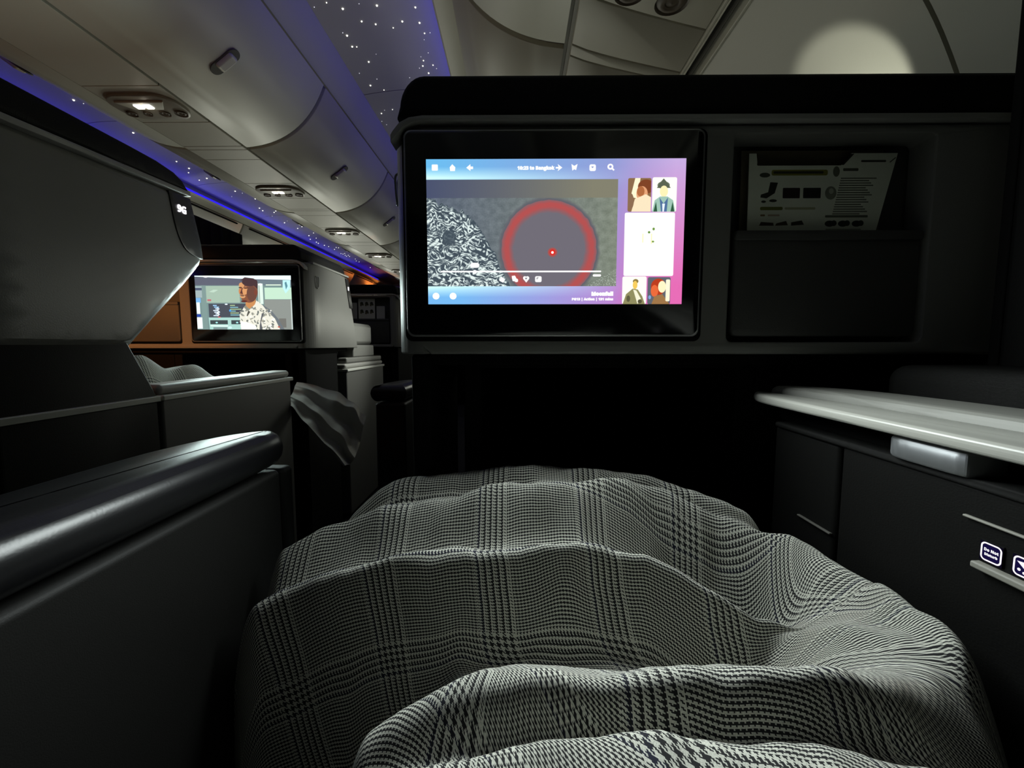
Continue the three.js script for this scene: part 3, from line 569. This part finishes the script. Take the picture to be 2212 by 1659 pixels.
// reading lamp behind the shell straight ahead: throws the scallop on the side wall
{
  const l = thing('reading_lamp', 'small wall-washing reading lamp behind the shell straight ahead', 'lamp', [0.74, 1.12, -1.16]);
  part('lamp_arm', span(-0.06, 0.0, -0.012, 0.0, -0.008, 0.008, 0.004), M.dark, l); part('lamp_body', cyl(0.016, 0.05).translate(0, 0.0, 0), M.dark, l); part('lamp_lens', cyl(0.012, 0.008).translate(0, 0.028, 0), M.coolLens, l);
  spot([0.74, 1.16, -1.16], [0.74 + 0.52, 1.16 + 0.80, -1.16 - 0.19], 0xf6f8e8, POWER.wall_lamp, 0.50, 0.16, 0.4);
}

// reading light in the window-side soffit over the next row, switched on: it reaches across the aisle
{
  const l = thing('reading_lamp', 'lit reading light in the soffit, hidden behind the shell straight ahead', 'lamp', [0.30, 1.778, -2.25]);
  part('lamp_housing', cyl(0.035, 0.014, 24).translate(0, -0.007, 0), M.psu, l); const h = part('lamp_lens', cyl(0.018, 0.008, 20).translate(0, -0.017, 0), M.coolLens, l);
  spot([0.29, 1.75, -2.25], [-0.76, 0.93, -2.0], 0xf4f8ee, POWER.reading, 0.30, 0.8, 0.6);
}

// ---------------------------------------------------------------- the winged shell at the left with the seat number
const nineG = thing('seat_shell', 'large dark winged seat shell at the left marked 9G', 'seat shell', [-0.76, 0, -0.62]);
{
  const c = (list) => list.map(([d, y]) => [d - 0.62, y]);              // d: distance ahead of the camera
  // upper wing (below the pale line), nose and undercut
  const wingO = c([[0.63, 1.128], [1.046, 1.142], [1.058, 1.09], [1.072, 1.04], [1.084, 1.010], [1.076, 0.990], [1.03, 0.945], [0.94, 0.866], [0.872, 0.803], [0.84, 0.796], [0.63, 0.796]]);
  part('wing_rim', sidePrism(c([[0.63, 1.130], [1.050, 1.146], [1.064, 1.09], [1.078, 1.04], [1.092, 1.010], [1.084, 0.985], [1.036, 0.938], [0.946, 0.858], [0.880, 0.797], [0.85, 0.797], [0.63, 0.797]]), -0.046, -0.018, 0.004), M.trim, nineG, 'pale rim along the wing edge');
  part('wing', sidePrism(wingO, -0.036, 0.0, 0.014), M.shell, nineG);
  part('top_cap', sidePrism(c([[0.63, 1.140], [1.046, 1.152], [1.040, 1.160], [1.028, 1.172], [1.004, 1.182], [0.96, 1.188], [0.90, 1.190], [0.63, 1.194]]), -0.14, 0.004, 0.008), M.cap, nineG, 'black padded top cap');
  part('trim_line', sidePrism(c([[0.63, 1.128], [1.048, 1.142], [1.046, 1.152], [0.63, 1.139]]), -0.03, 0.006, 0.002), M.trim, nineG);
  part('number_panel', sidePrism(smooth(c([[0.985, 1.136], [0.990, 1.110], [0.998, 1.070], [1.012, 1.035], [1.030, 1.016], [1.055, 1.008], [1.080, 1.006]]), 4).concat(c([[1.076, 1.04], [1.062, 1.09], [1.049, 1.138]])), -0.01, 0.0025, 0.001), M.gloss, nineG, 'glossy dark seat number panel');
  const font = await new FontLoader().loadAsync('fonts/droid/droid_sans_bold.typeface.json');
  const tg = new TextGeometry('9G', { font, size: 0.0155, depth: 0.001, curveSegments: 6, bevelEnabled: true, bevelSize: 0.0004, bevelThickness: 0.0003, bevelSegments: 1 });
  tg.rotateY(Math.PI / 2); const t = part('seat_number', tg, M.number, nineG, 'glowing white 9G'); t.position.set(0.003, 1.098, -(1.006 - 0.62));
  // the wing bends inwards towards its nose
  const fineMesh = new TessellateModifier(0.02, 7);
  for (const o of nineG.children) {
    const g = o.name === 'seat_number' ? o.geometry : fineMesh.modify(o.geometry.index ? o.geometry.toNonIndexed() : o.geometry), a = g.attributes.position;
    for (let i = 0; i < a.count; i++) { const d = 0.62 - (a.getZ(i) + o.position.z), y = a.getY(i) + o.position.y, k = Math.max(0, d - 0.80), b = 0.62 * k * k, q = b / 0.76; a.setXYZ(i, a.getX(i) - b, y + (y - 0.8) * q - o.position.y, 0.62 - d * (1 + q) - o.position.z); }
    o.geometry = toCreasedNormals(g, 0.6);
  }
  // lower body
  part('lower_body', [sidePrism(c([[0.63, 0.806], [0.862, 0.806], [0.925, 0.692], [0.925, 0.0], [0.63, 0.0]]), -0.10, -0.004, 0.006)], M.panel, nineG);
  part('lower_trim', sidePrism(c([[0.63, 0.680], [0.925, 0.680], [0.925, 0.692], [0.63, 0.692]]), -0.02, 0.003, 0.002), M.lowTrim, nineG);
  part('rear_wall', span(-0.84, -0.03, 0, 1.16, -0.012, -0.05, 0.01), M.shell, nineG); part('rear_cap', span(-0.84, -0.02, 1.16, 1.192, 0, -0.12, 0.01), M.cap, nineG);
}
// warm lamp inside that suite, hidden by its wing
{
  const l = thing('reading_lamp', 'warm reading lamp inside the suite behind the 9G wing', 'lamp', [-1.42, 1.06, -0.72]);
  part('lamp_stem', cyl(0.006, 0.06).translate(0, 0.0, 0), M.metal, l); part('lamp_base', box(0.04, 0.04, 0.03, 0, -0.03, 0.015, 0.006), M.dark, l); part('lamp_head', new THREE.SphereGeometry(0.02, 20, 14).translate(0, 0.03, 0), M.warmLens, l);
  point([-1.42, 1.09, -0.72], 0xff8c3e, POWER.suite_lamp, 0.8);
  spot([-1.42, 1.09, -0.745], [-1.38, 0.86, -1.6], 0xffa050, POWER.suite_spot, 0.48, 0.8, 0.8);
}

// ---------------------------------------------------------------- aisle armrests left of the aisle
function aisleArmrest(label, z, pad) {
  const a = thing('aisle_armrest', label, 'armrest', [-0.76, 0, z], 'armrests left of the aisle');
  part('side_panel', span(-0.06, 0, 0.02, 0.684, 0, -0.540, 0.006), M.grey, a);
  part('edge_trim', span(-0.062, 0.006, 0.680, 0.692, 0.002, -0.548, 0.003), M.lowTrim, a, 'pale edge strip');
  part('top_pad', span(-0.064, -0.004, 0.693, 0.715, 0, -0.543, 0.010), M.trim, a);
  if (pad) part('elbow_pad', [span(-0.064, -0.006, 0.716, 0.742, -0.02, -0.53, 0.008), span(-0.10, -0.02, 0.80, 0.908, -0.12, -0.42, 0.02), span(-0.098, -0.012, 0.742, 0.80, -0.12, -0.42, 0.006)], M.shell, a);
  part('kick_plate', span(-0.05, -0.01, 0.0, 0.03, -0.01, -0.53, 0.003), M.dark, a);
  return a;
}
aisleArmrest('grey aisle armrest wall with pale edge strip below the 9G wing', -0.930, false);
aisleArmrest('stepped grey armrest wall past the shell with the man on its screen', -1.965, true);
{
  const b = thing('seat_bed', 'dark seat cushion behind the 9G armrest', 'seat', [-1.09, 0, -1.15]);
  part('cushion', span(-0.26, 0.26, 0.40, 0.50, 0.42, -0.40, 0.03), M.cushion, b); part('base', span(-0.24, 0.24, 0, 0.40, 0.40, -0.38, 0.01), M.dark, b);
  const s = thing('side_table', 'console top catching warm light behind the 9G wing', 'side table', [-1.50, 0, -1.1]);
  part('table_top', span(-0.14, 0.14, 0.70, 0.725, 0.42, -0.46, 0.008), M.table, s); part('cabinet', span(-0.13, 0.13, 0, 0.70, 0.41, -0.46, 0.006), M.panel, s);
}

// ---------------------------------------------------------------- own seat: aisle armrest, bed, console, partition
function ownArmrest(label, z, long) {
  const a = thing('aisle_armrest', label, 'armrest', [-0.369, 0, z], 'armrests right of the aisle');
  // side panel: a long panel and a short end panel with a joint between them
  part('side_panel', span(-0.04, 0.048, 0.05, 0.632, long, -0.010, 0.008), M.panel, a);
  part('end_panel', span(-0.04, 0.049, 0.05, 0.630, -0.013, -0.042, 0.008), M.panel, a);
  part('base', span(-0.03, 0.03, 0.0, 0.05, long - 0.01, -0.03, 0.003), M.dark, a);
  // padded roll on top: runs straight on the seat side, its outer corner sweeps in at the front
  const plan = smooth([[0.052, -long], [0.054, -long * 0.45], [0.054, -0.04], [0.050, 0.012], [0.036, 0.030], [0.018, 0.028], [-0.004, 0.012], [-0.026, -0.020], [-0.042, -0.075], [-0.050, -Math.min(0.16, long * 0.7)], [-0.052, -long * 0.9], [-0.052, -long]], 5);
  part('arm_pad', planPrism(plan, 0.636, 0.684, 0.022), M.leather, a, 'black leather padded roll');
  return a;
}
ownArmrest('long black padded armrest at the lower left beside the blanket', -0.575, 0.55);
ownArmrest('armrest of the seat ahead, just left below the big screen shell', -1.46, 0.20);

{
  const b = thing('seat_bed', 'dark flat bed seat under the plaid blanket', 'seat', [0.01, 0, -0.30]);
  part('cushion', span(-0.05, 0.32, 0.34, 0.425, 0.60, -0.325, 0.02), M.cushion, b); part('base', span(-0.04, 0.29, 0, 0.34, 0.58, -0.28, 0.006), M.dark, b); part('side_bolster', span(-0.315, -0.055, 0.0, 0.25, 0.58, -0.28, 0.02), M.cushion, b);
}
{
  const c = thing('side_console', 'dark side console with pale table top and lit buttons at the right', 'console', [0.34, 0, -0.30]);
  // everything below in metres from the console's seat-side face (x) and the group's place (z)
  const Z = (z) => z + 0.30;
  part('cabinet', span(0.0, 0.262, 0.0, 0.698, Z(0.55), Z(-0.455), 0.006), M.consoleBody, c);
  part('cabinet_end', span(0.001, 0.262, 0.0, 0.696, Z(-0.459), Z(-0.575), 0.006), M.consoleBody, c);
  part('neck', span(0.022, 0.13, 0.698, 0.722, Z(0.55), Z(-0.60), 0.003), M.dark, c);
  const ledge = part('ledge', span(-0.003, 0.024, 0.694, 0.701, Z(0.55), Z(-0.57), 0.003), M.consoleBody, c);
  // table: a pale front leaf and a slightly higher back leaf, both swept to a point at the front
  const front = smooth([[-0.0145, Z(0.5)], [-0.0145, Z(-0.2)], [-0.0145, Z(-0.45)], [-0.0135, Z(-0.585)], [0.000, Z(-0.628)], [0.010, Z(-0.634)], [0.022, Z(-0.615)], [0.040, Z(-0.54)], [0.050, Z(-0.42)], [0.052, Z(-0.2)], [0.052, Z(0.5)]], 5).map(([x, z]) => [x, -z]);
  part('table_front', planPrism(front, 0.722, 0.7335, 0.005), M.table, c, 'pale table edge catching the screen light');
  const back = smooth([[0.054, Z(0.5)], [0.054, Z(-0.2)], [0.052, Z(-0.42)], [0.042, Z(-0.545)], [0.024, Z(-0.62)], [0.040, Z(-0.636)], [0.076, Z(-0.625)], [0.112, Z(-0.57)], [0.127, Z(-0.48)], [0.132, Z(-0.30)], [0.132, Z(0.5)]], 5).map(([x, z]) => [x, -z]);
  part('table_back', planPrism(back, 0.722, 0.742, 0.0095), M.tableBack, c, 'rounded rear leaf of the table');
  part('storage_bin', span(0.135, 0.276, 0.698, 0.775, Z(0.55), Z(-0.575), 0.02), M.cap, c);
  // grip under the table edge
  const grip = planPrism(smooth([[0.030, Z(-0.405)], [0.004, Z(-0.398)], [-0.006, Z(-0.385)], [-0.007, Z(-0.355)], [-0.006, Z(-0.33)], [0.000, Z(-0.322)], [0.030, Z(-0.320)]], 5).map(([x, z]) => [x, -z]), 0.7005, 0.7200, 0.004);
  part('grip', grip, M.metal, c, 'satin grey grip below the table edge');
  part('upper_trim', span(-0.0025, 0.004, 0.6712, 0.6730, Z(0.45), Z(-0.326), 0.0008), M.binBack, c);
  part('lower_trim', span(-0.006, 0.004, 0.6375, 0.6425, Z(0.45), Z(-0.3145), 0.0015), M.binBack, c);
  part('end_trim', span(-0.002, 0.004, 0.5955, 0.5975, Z(-0.462), Z(-0.517), 0.0008), M.latchCup, c);
  const button = (name, z0, z1, mat, label) => { const b = part(name, new THREE.PlaneGeometry(z1 - z0, 0.0145), mat, c, label); b.rotation.y = -Math.PI / 2; b.position.set(-0.0012, 0.6517, Z((z0 + z1) / 2)); const k = part('button_plate', box(0.004, 0.016, z1 - z0 + 0.001, 0, 0, 0, 0.001), M.dark, c); k.position.set(0.001, 0.6517, Z((z0 + z1) / 2)); };
  button('disturb_button', -0.3125, -0.2975, M.disturb, 'lit Do Not Disturb button');
  button('service_button', -0.2915, -0.2765, M.clean, 'lit button cut by the picture edge');
}
{
  const p = thing('partition', 'dark upright partition at the right edge beside the console', 'partition', [0.635, 0, -0.1]);
  part('partition_panel', span(-0.015, 0.02, 0.0, 1.62, 0.62, -0.478, 0.012), M.consoleBody, p); part('partition_edge', span(-0.018, 0.023, 0.02, 1.60, -0.472, -0.484, 0.004), M.cap, p);
}

// ---------------------------------------------------------------- blankets
// own blanket: heights and distances of its folds, row by row from the lap to the foot well, columns from the aisle side to the console
const ROWS = [
  [270,270,270,270,270,270,270,276,328,380,432,484,529,537,544,550,554,558,561,564,567,567,565,563,558,552,546,540,534,529,473,410,410,410,410],[-60,-60,-60,-60,-60,-60,-60,-60,-60,-60,-60,-60,-60,-60,-60,-60,-60,-60,-60,-60,-60,-60,-60,-60,-60,-60,-60,-60,-60,-60,-60,-60,-60,-60,-60],
  [270,270,270,270,270,270,270,286,338,390,442,494,539,547,554,560,564,568,571,574,577,577,575,573,568,562,556,550,544,539,483,420,420,420,420],[100,100,100,100,100,100,100,100,100,100,100,100,100,100,100,100,100,100,100,100,100,100,100,100,100,100,100,100,100,100,100,100,100,100,100],
  [264,264,264,264,264,264,264,300,352,404,456,508,553,561,568,574,578,582,585,588,591,591,589,587,582,576,570,564,558,553,497,434,434,434,434],[165,165,165,165,165,165,165,165,165,165,165,165,165,165,165,165,165,165,165,165,165,165,165,165,165,165,165,165,165,165,165,165,165,165,165],
  [270,270,270,270,270,270,270,306,358,410,462,514,559,567,574,580,584,588,591,594,597,597,595,593,588,582,576,570,564,559,503,440,440,440,440],[215,215,215,215,215,215,215,215,215,215,215,215,215,215,215,215,215,215,215,215,215,215,215,215,215,215,215,215,215,215,215,215,215,215,215],
  [264,264,264,264,264,264,271,323,375,427,479,531,542,549,555,560,563,567,569,571,572,574,573,571,570,566,562,557,552,546,539,520,440,434,434],[240,240,240,240,240,240,240,240,240,240,240,240,240,240,240,240,240,240,240,240,240,240,240,240,240,240,240,240,240,240,240,240,240,240,240],
  [270,270,270,270,270,318,370,422,474,505,520,535,548,561,572,581,587,588,589,590,591,591,591,591,591,591,589,585,580,572,570,571,577,517,440],[275,275,275,275,275,275,275,275,275,275,275,275,274,273,272,271,270,270,270,270,270,270,270,270,270,270,270,270,271,274,279,285,292,292,292],
  [270,270,270,270,270,270,270,270,282,327,363,398,433,467,474,479,483,484,485,486,486,486,485,484,481,477,469,480,512,540,557,570,586,528,449],[363,364,365,366,368,368,368,368,368,368,368,368,367,366,366,365,365,365,365,365,365,364,363,363,358,354,352,348,343,340,339,339,338,336,336],
  [270,270,273,280,286,300,314,326,355,381,403,424,446,467,470,472,474,476,477,478,478,477,476,475,469,462,451,461,495,525,547,569,591,534,455],[422,424,426,428,430,430,430,430,430,430,430,430,430,430,430,430,430,430,430,430,429,428,427,425,419,412,407,401,393,385,380,375,369,366,366],
  [440,446,456,463,470,480,490,498,506,513,517,521,524,528,530,532,534,535,536,538,537,536,535,534,527,519,508,505,514,521,538,562,586,529,450],[438,440,442,445,447,447,447,447,447,447,447,447,447,447,447,447,447,447,447,447,446,445,443,442,435,427,422,415,406,397,391,385,377,374,374],
  [495,507,518,526,533,540,547,552,557,562,565,568,571,574,575,577,578,579,581,582,582,580,579,578,571,562,550,539,531,522,535,561,587,530,450],[450,452,455,458,460,460,460,460,460,460,460,460,460,460,460,460,460,460,460,460,459,458,456,455,447,439,433,425,416,406,399,393,383,380,380],
  [473,488,499,508,515,521,527,531,537,542,546,549,553,556,559,561,563,565,567,569,569,559,550,540,525,510,492,481,471,465,516,577,577,509,445],[476,487,491,495,497,499,500,501,501,501,501,501,501,501,501,501,501,501,501,501,501,500,499,498,492,487,481,473,464,453,442,431,416,414,414],
  [521,539,551,561,568,572,576,581,586,591,596,600,604,609,613,616,619,621,624,625,625,625,625,621,616,611,604,592,581,578,581,592,567,487,440],[502,521,527,532,535,537,540,542,542,542,542,542,542,542,542,542,542,542,542,542,542,542,542,540,537,535,530,521,513,499,484,469,449,449,449],
  [440,443,475,506,535,554,565,574,581,585,590,593,596,598,601,603,605,606,608,608,608,608,608,606,602,599,593,588,587,589,583,549,503,463,440],[535,544,548,550,551,557,564,570,573,574,575,576,576,576,576,576,576,576,576,576,575,573,572,568,564,560,552,543,531,514,495,488,478,478,478],
  [331,383,435,487,539,571,589,603,611,615,619,622,623,624,625,626,627,627,627,628,628,628,628,626,624,623,618,614,609,604,585,505,440,440,440],[568,568,568,568,568,576,588,598,604,606,609,611,611,611,611,611,611,611,611,610,608,605,602,596,590,585,575,565,550,529,507,507,507,507,507],
  [440,440,440,440,489,521,539,553,561,565,569,572,573,574,575,576,577,577,577,578,578,578,578,576,574,573,568,564,559,554,535,455,440,440,440],[668,668,668,668,668,676,688,698,704,706,709,711,711,711,711,711,711,711,711,710,708,705,702,696,690,685,675,665,650,629,607,607,607,607,607],
  [440,440,440,440,440,451,469,483,491,495,499,502,503,504,505,506,507,507,507,508,508,508,508,506,504,503,498,494,489,484,465,440,440,440,440],[788,788,788,788,788,796,808,818,824,826,829,831,831,831,831,831,831,831,831,830,828,825,822,816,810,805,795,785,770,749,727,727,727,727,727],
];
const FOLDS = [[0.02, 0.43, 0.5, 0.012, 0.10, 0.010], [0.10, 0.42, -0.5, 0.012, 0.09, 0.010], [-0.10, 0.47, 0.25, 0.010, 0.12, 0.008], [0.06, 0.29, 0.15, 0.010, 0.14, 0.006], [0.16, 0.33, -0.45, 0.010, 0.09, 0.009],
  [0.0, 0.56, 0.35, 0.012, 0.10, 0.008], [0.14, 0.55, -0.3, 0.014, 0.12, 0.009], [-0.14, 0.56, 0.2, 0.012, 0.10, 0.007], [0.22, 0.45, -1.0, 0.012, 0.10, -0.012], [0.26, 0.39, -1.1, 0.010, 0.09, 0.012], [0.10, 0.66, 0.1, 0.014, 0.16, 0.006], [-0.08, 0.66, 0.3, 0.012, 0.10, -0.006]];
const BX0 = -0.32, BX1 = 0.36;
const catmull = (a, b, c, d, t) => 0.5 * (2 * b + (c - a) * t + (2 * a - 5 * b + 4 * c - d) * t * t + (3 * b - a - 3 * c + d) * t * t * t);
function clothGeometry(P, nu, nv, scaleU, scaleV, u0, v0, soft = 0, slip = 0) {               // P[j][i]: points; uv from lengths along the cloth, so that the check keeps its size
  const pos = new Float32Array(nu * nv * 3), uv = new Float32Array(nu * nv * 2), idx = [];
  const len = (a, b) => Math.hypot(a[0] - b[0], a[1] - b[1], a[2] - b[2]);
  const su = [], sv = [];
  const cu = Math.floor(nu * u0), cv = Math.floor(nv * v0);
  for (let j = 0; j < nv; j++) { su.push(new Float32Array(nu)); for (let i = 1; i < nu; i++) su[j][i] = su[j][i - 1] + len(P[j][i], P[j][i - 1]); const o = su[j][cu]; for (let i = 0; i < nu; i++) su[j][i] -= o; }
  for (let j = 0; j < nv; j++) sv.push(new Float32Array(nu));
  for (let i = 0; i < nu; i++) { for (let j = 1; j < nv; j++) sv[j][i] = sv[j - 1][i] + len(P[j][i], P[j - 1][i]); const o = sv[cv][i]; for (let j = 0; j < nv; j++) sv[j][i] -= o; }
  const blur = (get, set, n, r) => { const a = []; for (let i = 0; i < n; i++) { let s = 0, w = 0; for (let k = Math.max(0, i - r); k <= Math.min(n - 1, i + r); k++) { const q = r + 1 - Math.abs(k - i); s += get(k) * q; w += q; } a.push(s / w); } a.forEach((v, i) => set(i, v)); };
  if (soft) {                                                              // the weave gives way: even out the lengths between neighbouring threads
    for (let j = 0; j < nv; j++) blur((i) => sv[j][i], (i, v) => { sv[j][i] = v; }, nu, soft);
    for (let i = 0; i < nu; i++) blur((j) => su[j][i], (j, v) => { su[j][i] = v; }, nv, soft >> 1);
    for (let j = 0; j < nv; j++) { const t = Math.max(0, Math.min(1, (7 - j / (nv - 1) * 15) / 1)), s = t * t * (3 - 2 * t) * slip; for (let i = 0; i < nu; i++) sv[j][i] += s; }   // the cloth is gathered in the deep fold
  }
  for (let j = 0; j < nv; j++) for (let i = 0; i < nu; i++) { const k = j * nu + i; pos.set(P[j][i], k * 3); uv[k * 2] = su[j][i] / scaleU; uv[k * 2 + 1] = sv[j][i] / scaleV; }
  for (let j = 0; j + 1 < nv; j++) for (let i = 0; i + 1 < nu; i++) { const a = j * nu + i; idx.push(a, a + 1, a + nu, a + 1, a + nu + 1, a + nu); }
  const g = new THREE.BufferGeometry(); g.setAttribute('position', new THREE.BufferAttribute(pos, 3)); g.setAttribute('uv', new THREE.BufferAttribute(uv, 2)); g.setIndex(idx); g.computeVertexNormals(); return g;
}
{
  const n = ROWS.length / 2, cols = ROWS[0].length, NU = 300, NV = 340, P = [];
  const get = (k, r, i) => ROWS[2 * Math.max(0, Math.min(n - 1, r)) + k][Math.max(0, Math.min(cols - 1, i))] / 1000;
  const across = (k, r, f) => { const i = Math.floor(f), t = f - i; return catmull(get(k, r, i - 1), get(k, r, i), get(k, r, i + 1), get(k, r, i + 2), t); };
  for (let j = 0; j < NV; j++) {
    const fv = j / (NV - 1) * (n - 1), r = Math.min(n - 2, Math.floor(fv)), t = fv - r, row = [];
    for (let i = 0; i < NU; i++) {
      const rowD = catmull(across(1, r - 1, 17), across(1, r, 17), across(1, r + 1, 17), across(1, r + 2, 17), t);
      const xl = rowD < 0.27 ? -0.13 : rowD < 0.46 ? -0.13 - 0.19 * (rowD - 0.27) / 0.19 : -0.32;      // the cloth is tucked in further towards the lap
      const x = xl + (BX1 - xl) * i / (NU - 1), fu = (x - BX0) / (BX1 - BX0) * (cols - 1), edge = Math.max(0, Math.min(1, (x - xl) / 0.035));
      let y = catmull(across(0, r - 1, fu), across(0, r, fu), across(0, r + 1, fu), across(0, r + 2, fu), t);
      let d = catmull(across(1, r - 1, fu), across(1, r, fu), across(1, r + 1, fu), across(1, r + 2, fu), t);
      // creases: long soft folds running down the slopes, and small wrinkles
      const k = Math.min(1, Math.max(0, (y - 0.45) * 12));
      y += k * (0.006 * noise.noise(x * 9 + d * 4, d * 7, 1.3) + 0.0045 * noise.noise(x * 22 - d * 10, d * 16, 7.1) + 0.0016 * noise.noise(x * 60, d * 44, 2.2));
      d += k * 0.006 * noise.noise(x * 14, d * 18, 4.4);
      for (const [cx, cd, ang, w, l, h] of FOLDS) { const dx = x - cx, dd = d - cd, a = dx * Math.cos(ang) + dd * Math.sin(ang), b = -dx * Math.sin(ang) + dd * Math.cos(ang); y += k * h * Math.exp(-(b * b) / (w * w) - (a * a) / (l * l)); }
      y = 0.27 + (y - 0.27) * Math.sqrt(edge * (2 - edge));
      row.push([Math.max(-0.312, Math.min(0.336, x)), Math.max(rowD > 0.5 || x > 0 ? 0.44 : 0.27, y), -d]);
    }
    P.push(row);
  }
  const b = thing('blanket', 'grey and black checked wool blanket heaped over the legs in front', 'blanket', [0, 0, 0]);
  part('blanket_cloth', clothGeometry(P, NU, NV, PERIOD, PERIOD, 0.40, 0.60, 60, -0.045), M.blanket, b);
}
// blanket lying in seat 9G, seen above its armrest
{
  const NU = 70, NV = 60, P = [];
  for (let j = 0; j < NV; j++) {
    const v = j / (NV - 1), row = [];
    for (let i = 0; i < NU; i++) {
      const u = i / (NU - 1), x = -1.335 + 0.50 * u, z = -0.86 - 0.52 * v;
      const up = Math.min(1, u * 6, (1 - u) * 9) ** 0.5 * (0.86 + 0.14 * Math.min(1, v * 4)) * (1 - 0.30 * v ** 2.2);
      const y = 0.50 + 0.268 * up + 0.014 * Math.sin(v * 19 + u * 9) * up + 0.02 * noise.noise(u * 4, v * 5, 3);
      row.push([x, Math.max(0.503, y), z]);
    }
    P.push(row);
  }
  const b = thing('blanket', 'rumpled dark checked blanket on the seat behind the 9G armrest', 'blanket', [0, 0, 0]);
  part('blanket_cloth', clothGeometry(P, NU, NV, PERIOD, PERIOD, 0.5, 0.5), M.blanket, b);
}
// corner of a pale blanket that spills out into the aisle: hangs from the seat edge in folds that fan out from its upper corner
{
  const NU = 110, NV = 80, P = [];
  const crest = (x) => 1 - 2 * Math.abs(x - Math.floor(x) - 0.5);
  for (let j = 0; j < NV; j++) {
    const v = j / (NV - 1), row = [];
    for (let i = 0; i < NU; i++) {
      const u = i / (NU - 1);                                              // u: from the seat outwards and down; v: across the folds
      const bendDown = Math.pow(u, 1.7);
      const top = [-0.80 + 0.245 * u + 0.03 * Math.sin(u * 3), 0.665 - 0.11 * bendDown - 0.02 * u], low = [-0.775 + 0.185 * u, 0.60 - 0.215 * Math.pow(u, 1.1)];
      const w = Math.pow(v, 0.9), f = Math.pow(crest(v * 2.3 + 0.32 * u + 0.22 * noise.noise(u * 3, v * 3, 2)), 1.2), depth = 0.012 + 0.05 * u;
      const x = top[0] + (low[0] - top[0]) * w, y = top[1] + (low[1] - top[1]) * w - 0.05 * Math.sin(Math.PI * v) * u * u;
      const n = 0.010 * noise.noise(u * 5, v * 4, 5);
      row.push([x + f * depth * 0.35 + n, y + f * depth * 0.28 + n, -1.56 + 0.09 * v + f * depth * 0.9 - 0.03 * (1 - v) + n]);
    }
    P.push(row);
  }
  const b = thing('blanket', 'pale grey blanket corner spilling into the aisle past the 9G armrest', 'blanket', [0, 0, 0]);
  part('blanket_cloth', clothGeometry(P, NU, NV, PERIOD, PERIOD, 0.5, 0.5), std(lin(0.42, 0.41, 0.37), 0.95, { side: THREE.DoubleSide, bumpMap: plaid.bump, bumpScale: 0.0004 }), b);
}
renderer.render(scene, camera);
